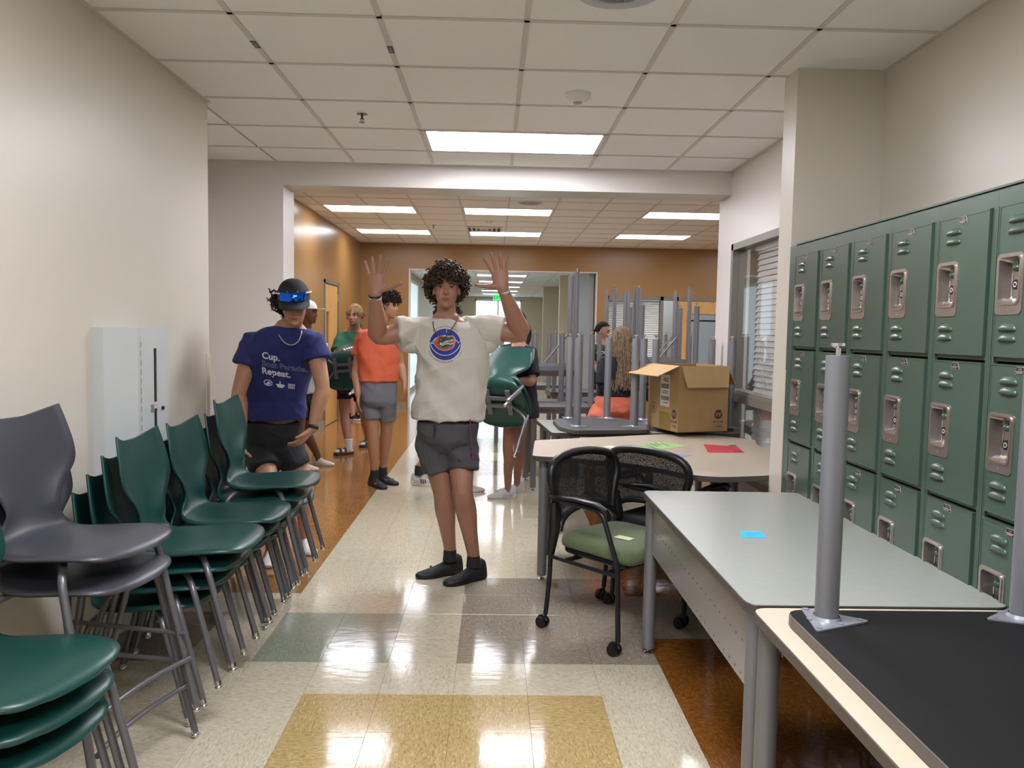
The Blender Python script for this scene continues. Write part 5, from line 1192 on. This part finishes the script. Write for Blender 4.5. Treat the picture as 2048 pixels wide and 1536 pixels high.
# ---------------- woman in black carrying chairs
Y4 = 6.9
blackc = mat('black_tee', '#12151e', .85, bump=.1, bscale=400)
arms = [dict(j=(at(1012, 702, 6.95), at(1000, 748, 6.75), at(985, 758, 6.55)), f=(-1, -.2, 0), n=(0, 0, -1), t=(0, -1, .2), curl=.8, sleeve=.7),
        dict(j=(at(1058, 706, 6.85), at(1064, 762, 6.72), at(1020, 764, 6.55)), f=(-1, -.1, 0), n=(-.1, .3, 1), t=(-.3, -.6, .7), curl=.95, spread=2, open=.5, sleeve=.82)]
legs = [dict(j=(at(1024, 820, 6.9), at(1016, 895, 6.85), at(1016, 975, 6.95))), dict(j=(at(1046, 820, 6.95), at(1038, 895, 7.05), at(1034, 965, 7.2)))]
p4, so4, _, _, _ = stand('woman in long black shirt and white shoes carrying green chairs', Y4, 0, 0, ((1040, 684), (1040, 835)), skin1, ('pony', '#1b1716', 260), blackc, black_c,
    dict(c=at(1028, 647, 6.85), F=(-1, -.55, -.12), U=(0, 0, 1), s=.94, lips='#7d3d3c'), ((-.45, -.89, 0), (-.89, .45, 0)), arms, legs, V((.2, 6.95, 0)), hemp=at(1040, 842, Y4).z+.01, q=.15, fem=True, seed=20, tw=.95, sr=.085, flare=.03)
for k, L in enumerate(legs):
    a_ = L['j'][2]; shoe(p4, (a_.x, a_.y, .001), math.radians(195), '#cfcbc8', '#dddbd6', s=.95, lace='#e0dedb')
decal(p4, 'shirt_print', bvh_of(so4), [(*fan([(x, 0), (x+.018, 0), (x+.018, .03), (x, .03)], 1), i % 2, 0) for i, x in enumerate((0, .024, .048, .072, .096))], at(1001, 733, 6.7), (1, 0, 0), (0, 0, 1), [mat('print_cream', '#b5a9a0', .7), mat('print_red', '#8f3d33', .7)], d=(0, -1, 0))
# ---------------- walker hidden behind the waving man
arms = [dict(j=(at(890, 690, 7.2), at(905, 735, 7.0), at(955, 752, 6.95)), f=(1, 0, 0), n=(0, 0, 1), t=(0, -1, 0), curl=.9), dict(j=(at(895, 690, 7.55), at(915, 735, 7.5), at(958, 745, 7.3)), f=(1, 0, 0), n=(0, 0, 1), t=(0, 1, 0), curl=.9)]
legs = [dict(j=(at(888, 800, 7.25), at(905, 870, 7.2), at(925, 942, 7.2))), dict(j=(at(896, 800, 7.45), at(885, 872, 7.45), at(838, 935, 7.45)))]
p5, _, _, _, _ = stand('walking person with white striped trainers mostly hidden behind the waving man', 7.35, 0, 0, ((892, 672), (892, 810)), skin2, ('curly', '#2a211b', 160), mat('dark_tee', '#2a2c33', .85), black_c,
    dict(c=at(898, 636, 7.35), F=(1, 0, 0), U=(0, 0, 1), s=.96), ((0, -1, 0), (1, 0, 0)), arms, legs, V((-.4, 7.35, 0)), hemp=at(892, 785, 7.35).z, q=.55, seed=22, facep=False)
shoe(p5, (legs[0]['j'][2].x, 7.2, .001), math.radians(-3), '#b6afae', '#d8d2c6', ('stripes', '#17171a'), s=1.05, lace='#c9c5c2')
shoe(p5, (legs[1]['j'][2].x, 7.45, .006), math.radians(-6), '#b6afae', '#d8d2c6', ('stripes', '#17171a'), pitch=-.10, s=1.05, lace='#c9c5c2')
for L in legs: a_ = L['j'][2]; MB().tube([a_+V((0, 0, -.07)), a_+V((0, 0, .02))], [.044, .0385], 12).build('sock', MATS['sock_black'], p5, world=True)
# ---------------- person in white cap behind the navy shirt
Y6 = 8.3
arms = [dict(j=(at(592, 690, 8.2), at(590, 735, 8.1), at(600, 770, 8.0)), f=(0, -.3, -1), n=(1, 0, 0), t=(0, -1, 0), curl=.4), dict(j=(at(634, 690, 8.4), at(640, 740, 8.4), at(634, 778, 8.3)), f=(0, -.2, -1), n=(-1, 0, 0), t=(0, -1, 0), curl=.4)]
legs = [dict(j=(at(600, 800, 8.25), at(598, 860, 8.2), V((-1.98, 8.2, .085)))), dict(j=(at(618, 800, 8.4), at(612, 860, 8.45), V((-1.88, 8.5, .085))))]
p6, _, _, _, _ = stand('person in white cap and grey shirt behind the navy shirted man', Y6, 0, 0, ((612, 668), (610, 810)), skin3, None, mat('heather_grey', '#9a9a9c', .85), black_c,
    dict(c=at(617, 625, 8.25), F=(1, -.25, 0), U=(0, 0, 1), s=1.0), ((-.3, -1, 0), (1, -.3, 0)), arms, legs, V((-1.93, 8.3, 0)), hemp=at(610, 785, Y6).z, q=.6, seed=25)
hc6 = at(617, 625, 8.25); rings = []
for k in range(7):
    a = PI/2*k/6; rr = math.cos(a)**.8; rings.append([hc6+V((-.01+.10*rr*math.cos(b_), .085*rr*math.sin(b_), .04+.09*math.sin(a))) for b_ in [2*PI*i/20 for i in range(20)]])
MB().loft(rings).build('cap', mat('white_cap', '#c9c8c4', .7), p6, world=True)
MB().prism(rpoly([(hc6.x+.05, hc6.y-.085), (hc6.x+.17, hc6.y-.07), (hc6.x+.17, hc6.y+.05), (hc6.x+.05, hc6.y+.08)], .05), hc6.z+.036, hc6.z+.044).build('visor', MATS['white_cap'], p6, world=True)
for L in legs: a_ = L['j'][2]; shoe(p6, (a_.x, a_.y, .001), math.radians(-20), '#d9d7d3', '#e4e2dc')
# ---------------- person far behind the green shirt: legs and black canvas shoes show
arms = [dict(j=(at(697, 690, 12.7), at(695, 725, 12.7), at(699, 750, 12.6)), f=(0, -.2, -1), n=(1, 0, 0), t=(0, -1, 0)), dict(j=(at(724, 690, 12.7), at(727, 725, 12.7), at(724, 750, 12.6)), f=(0, -.2, -1), n=(-1, 0, 0), t=(0, -1, 0))]
legs = [dict(j=(at(704, 745, 12.7), at(705, 785, 12.7), at(705, 826, 12.7))), dict(j=(at(717, 745, 12.7), at(717, 785, 12.7), at(718, 824, 12.9)))]
p7, _, _, _, _ = stand('person far back with black round-badge canvas shoes behind the blond man', 12.7, 0, 0, ((710, 674), (710, 755)), mat('skin_pink', '#b98676', .5), ('straight', '#4d3a2c', 160), mat('dusty_tee', '#45464d', .85), black_c,
    dict(c=at(711, 652, 12.7), F=(0, -1, 0), U=(0, 0, 1), s=.98), ((-1, 0, 0), (0, -1, 0)), arms, legs, V((-2.16, 12.7, 0)), hemp=at(710, 742, 12.7).z, q=.3, seed=30, vox=.012, facep=False)
for L in legs: a_ = L['j'][2]; shoe(p7, (a_.x, a_.y, .001), math.radians(-40), '#15171f', '#dddddd')
# ---------------- woman with long hair and coral shorts, back to us
Y8 = 7.1
arms = [dict(j=(at(1212, 725, 7.05), at(1205, 770, 7.0), at(1216, 800, 7.1)), f=(.2, .5, -.8), n=(1, 0, 0), t=(0, -1, 0), sleeve=.98), dict(j=(at(1262, 728, 7.15), at(1285, 775, 7.2), at(1300, 798, 7.25)), f=(.8, .3, -.2), n=(0, 0, -1), t=(0, 1, 0), sleeve=.98)]
hipz = V((0, 0, 0)); legs = [dict(j=(at(1206, 820, 7.12), at(1180, 880, 6.9), V((.90, 6.97, .085)))), dict(j=(at(1246, 822, 7.15), at(1240, 870, 7.5), V((1.15, 7.5, .085))))]
coral = mat('coral_shorts', '#cc6b50', .8)
p8, _, _, _, _ = stand('woman with long blond-streaked hair in black top and coral shorts seen from behind', Y8, 0, 0, ((1240, 706), (1226, 830)), skin1, ('long', '#75624d', 620), blackc, coral,
    dict(c=at(1244, 680, 7.15), F=(.35, 1, -.15), U=(0, 0, 1), s=.96), ((1, .1, 0), (-.1, 1, 0)), arms, legs, V((1.05, 7.15, 0)), hemp=at(1230, 792, Y8).z, q=.45, fem=True, seed=33, facep=False, tw=1.02, shr=.125, flare=0)
for A in arms: j = A['j']; limb_ = MB(); limb(limb_, [j[0], j[1], j[2]], [.058, .045, .035]); limb_.build('long_sleeve', blackc, p8, world=True)
shoe(p8, (.90, 6.97, .001), math.radians(-40), '#5a5654', '#9b9690', s=.95); shoe(p8, (1.15, 7.5, .001), math.radians(60), '#5a5654', '#9b9690', s=.95)
# ---------------- dark haired girl further back
arms = [dict(j=(at(1191, 698, 9.8), at(1188, 730, 9.7), at(1200, 750, 9.6)), f=(0, -.6, -1), n=(1, 0, 0), t=(0, -1, 0)), dict(j=(at(1216, 698, 9.9), at(1222, 730, 9.8), at(1222, 750, 9.6)), f=(0, -.6, -1), n=(-1, 0, 0), t=(0, -1, 0))]
legs = [dict(j=(at(1196, 778, 9.85), at(1197, 840, 9.85), V((1.33, 9.85, .085)))), dict(j=(at(1212, 778, 9.85), at(1213, 840, 9.85), V((1.47, 9.85, .085))))]
p9, so9, _, _, _ = stand('dark haired girl in dark green shirt standing among the table legs', 9.85, 0, 0, ((1203, 684), (1203, 790)), skin1, ('pony', '#1d1715', 200), mat('deep_green_tee', '#1c3834', .85), black_c,
    dict(c=at(1207, 663, 9.85), F=(1, -.6, -.1), U=(0, 0, 1), s=.94), ((-.5, -.86, 0), (.86, -.5, 0)), arms, legs, V((1.4, 9.85, 0)), hemp=at(1203, 765, 9.85).z, q=.5, fem=True, seed=36, vox=.010)
decal(p9, 'shirt_print', bvh_of(so9), [(*strip([(x+.02*math.cos(a/57.3*1.0), .016*math.sin(a/57.3)) for a in range(0, 330, 30)], .008), 0, 0) for x in (0, .045, .09)], at(1196, 705, 9.7), (1, 0, 0), (0, 0, 1), [W[0]], d=(0, -1, 0))
for L in legs: a_ = L['j'][2]; shoe(p9, (a_.x, a_.y, .001), math.radians(-30), '#d9d7d3', '#e4e2dc')
# ================================================================ CARRIED CHAIR STACKS
def carried(n, loc, xl, zl, step, where, grp):
    z = V(zl).normalized(); x = V(xl); x = (x-z*x.dot(z)).normalized(); y = z.cross(x); M = Matrix((x, y, z)).transposed()
    for k in range(n):
        o = dup(proto, V(loc)+M @ (V(step)*k-V((0, 0, .44))), None, 'green chair held on its side, %s of %s' % (('first second third fourth fifth sixth seventh'.split())[k], where), grp); o.rotation_euler = M.to_euler()
carried(5, at(688, 735, 8.66), (.12, .12, -.98), (.25, .95, .10), (.0, 0, .055), 'the stack the blond man carries', 'chairs carried by the blond man')
carried(2, at(1000, 800, 6.40), (.15, .35, -.9), (.30, .75, .42), (.0, 0, .07), 'the pair carried by the woman in black', 'chairs carried by the woman')

# ================================================================ FAR TABLES WITH LEGS UP
sq = lambda w_, d_: rect(-w_/2, w_/2, -d_/2, d_/2, .05)
def lg(w_, d_, i=.05): return [(-w_/2+i, -d_/2+i), (w_/2-i, -d_/2+i), (w_/2-i, d_/2-i), (-w_/2+i, d_/2-i)]
gu = mat('grey_frame_underside', '#4c4d51', .5)
def pair(x, y, w_, d_, lo, hi, rz, where, top='grey', r=.027, brace=False):
    table('table standing under an upturned one, %s' % where, sq(w_, d_), top, ztop=lo, loc=(x, y), rz=rz, legs=lg(w_, d_), plates=False, r=r, group='tables standing in the far hall')
    table('upside-down table with legs up, %s' % where, sq(w_, d_), top, ztop=hi, loc=(x, y), rz=rz, legs=lg(w_, d_, .04), flip=True, zbase=lo+.0005, name='upturned_table', r=r, under=gu, group='upturned tables in the far hall', brace=brace, plates=False)
pair(.13, 8.42, 1.50, .74, 1.06, 1.07, 0, 'tall pair behind the woman in black', brace=True)
pair(.62, 7.55, .62, .60, .76, .73, .1, 'low pair right of the woman in black')
pair(1.0, 8.15, .66, .55, .76, .735, -.1, 'low pair left of the long-haired woman')
pair(.95, 9.35, .60, .62, .76, .735, .05, 'low pair in front of the far opening')
pair(.55, 10.4, 1.1, .6, .76, .735, 0, 'low pair near the corridor opening')
pair(1.80, 11.3, .36, .88, 1.06, 1.07, 0, 'narrow tall pair behind the dark-haired girl', brace=True)
pair(2.33, 11.25, .78, .95, 1.06, 1.07, 0, 'tall pair in front of the far blinds', brace=True)
pair(1.72, 8.08, .62, .78, 1.06, .73, 0, 'medium pair behind the cardboard box', brace=True)
pair(2.3, 12.8, 1.2, .6, .76, .735, 0, 'low pair by the far window')
pair(2.95, 10.9, .7, .6, .76, .735, .05, 'low pair in front of the wood door')
table('small cream-topped table among the stacked tables', sq(.6, .5), 'cream', ztop=.76, loc=(.62, 8.25), legs=lg(.6, .5), plates=False)
table('grey work table on the right of the hall behind the box', sq(1.4, .7), 'grey', ztop=.76, loc=(3.1, 7.75), legs=lg(1.4, .7), plates=False)
# tan rounded chair and open book near the window wall
t = thing('tub_chair', 'tan rounded chair back showing above the cardboard box', 'chair', (2.78, 9.1, 0), 0)
b = MB(); rings = []
for k in range(9):
    a = PI*k/8; rings.append([V((.26*math.cos(a+PI), 0, 0))]*1)
O = [(.25*math.cos(a), .25*math.sin(a)) for a in [PI*2*i/20 for i in range(20)]]
MB().prism(O, .42, .50, bev=.02).build('seat', mat('tan_upholstery', '#c2a878', .8), t)
b = MB(); rr = [[V(((.27+q)*math.cos(a), (.27+q)*math.sin(a), z)) for q, z in ((0, .45), (.03, .45), (.03, h), (0, h))] for a, h in [(PI*i/12, .62+.58*math.sin(PI*i/12)) for i in range(13)]]
b.loft(rr).build('backrest', MATS['tan_upholstery'], t)
for sx in (-1, 1):
    for sy in (-1, 1): MB().cyl((sx*.17, sy*.17, 0), (sx*.15, sy*.15, .43), .016, .02, n=8).build('leg', wood_m, t)
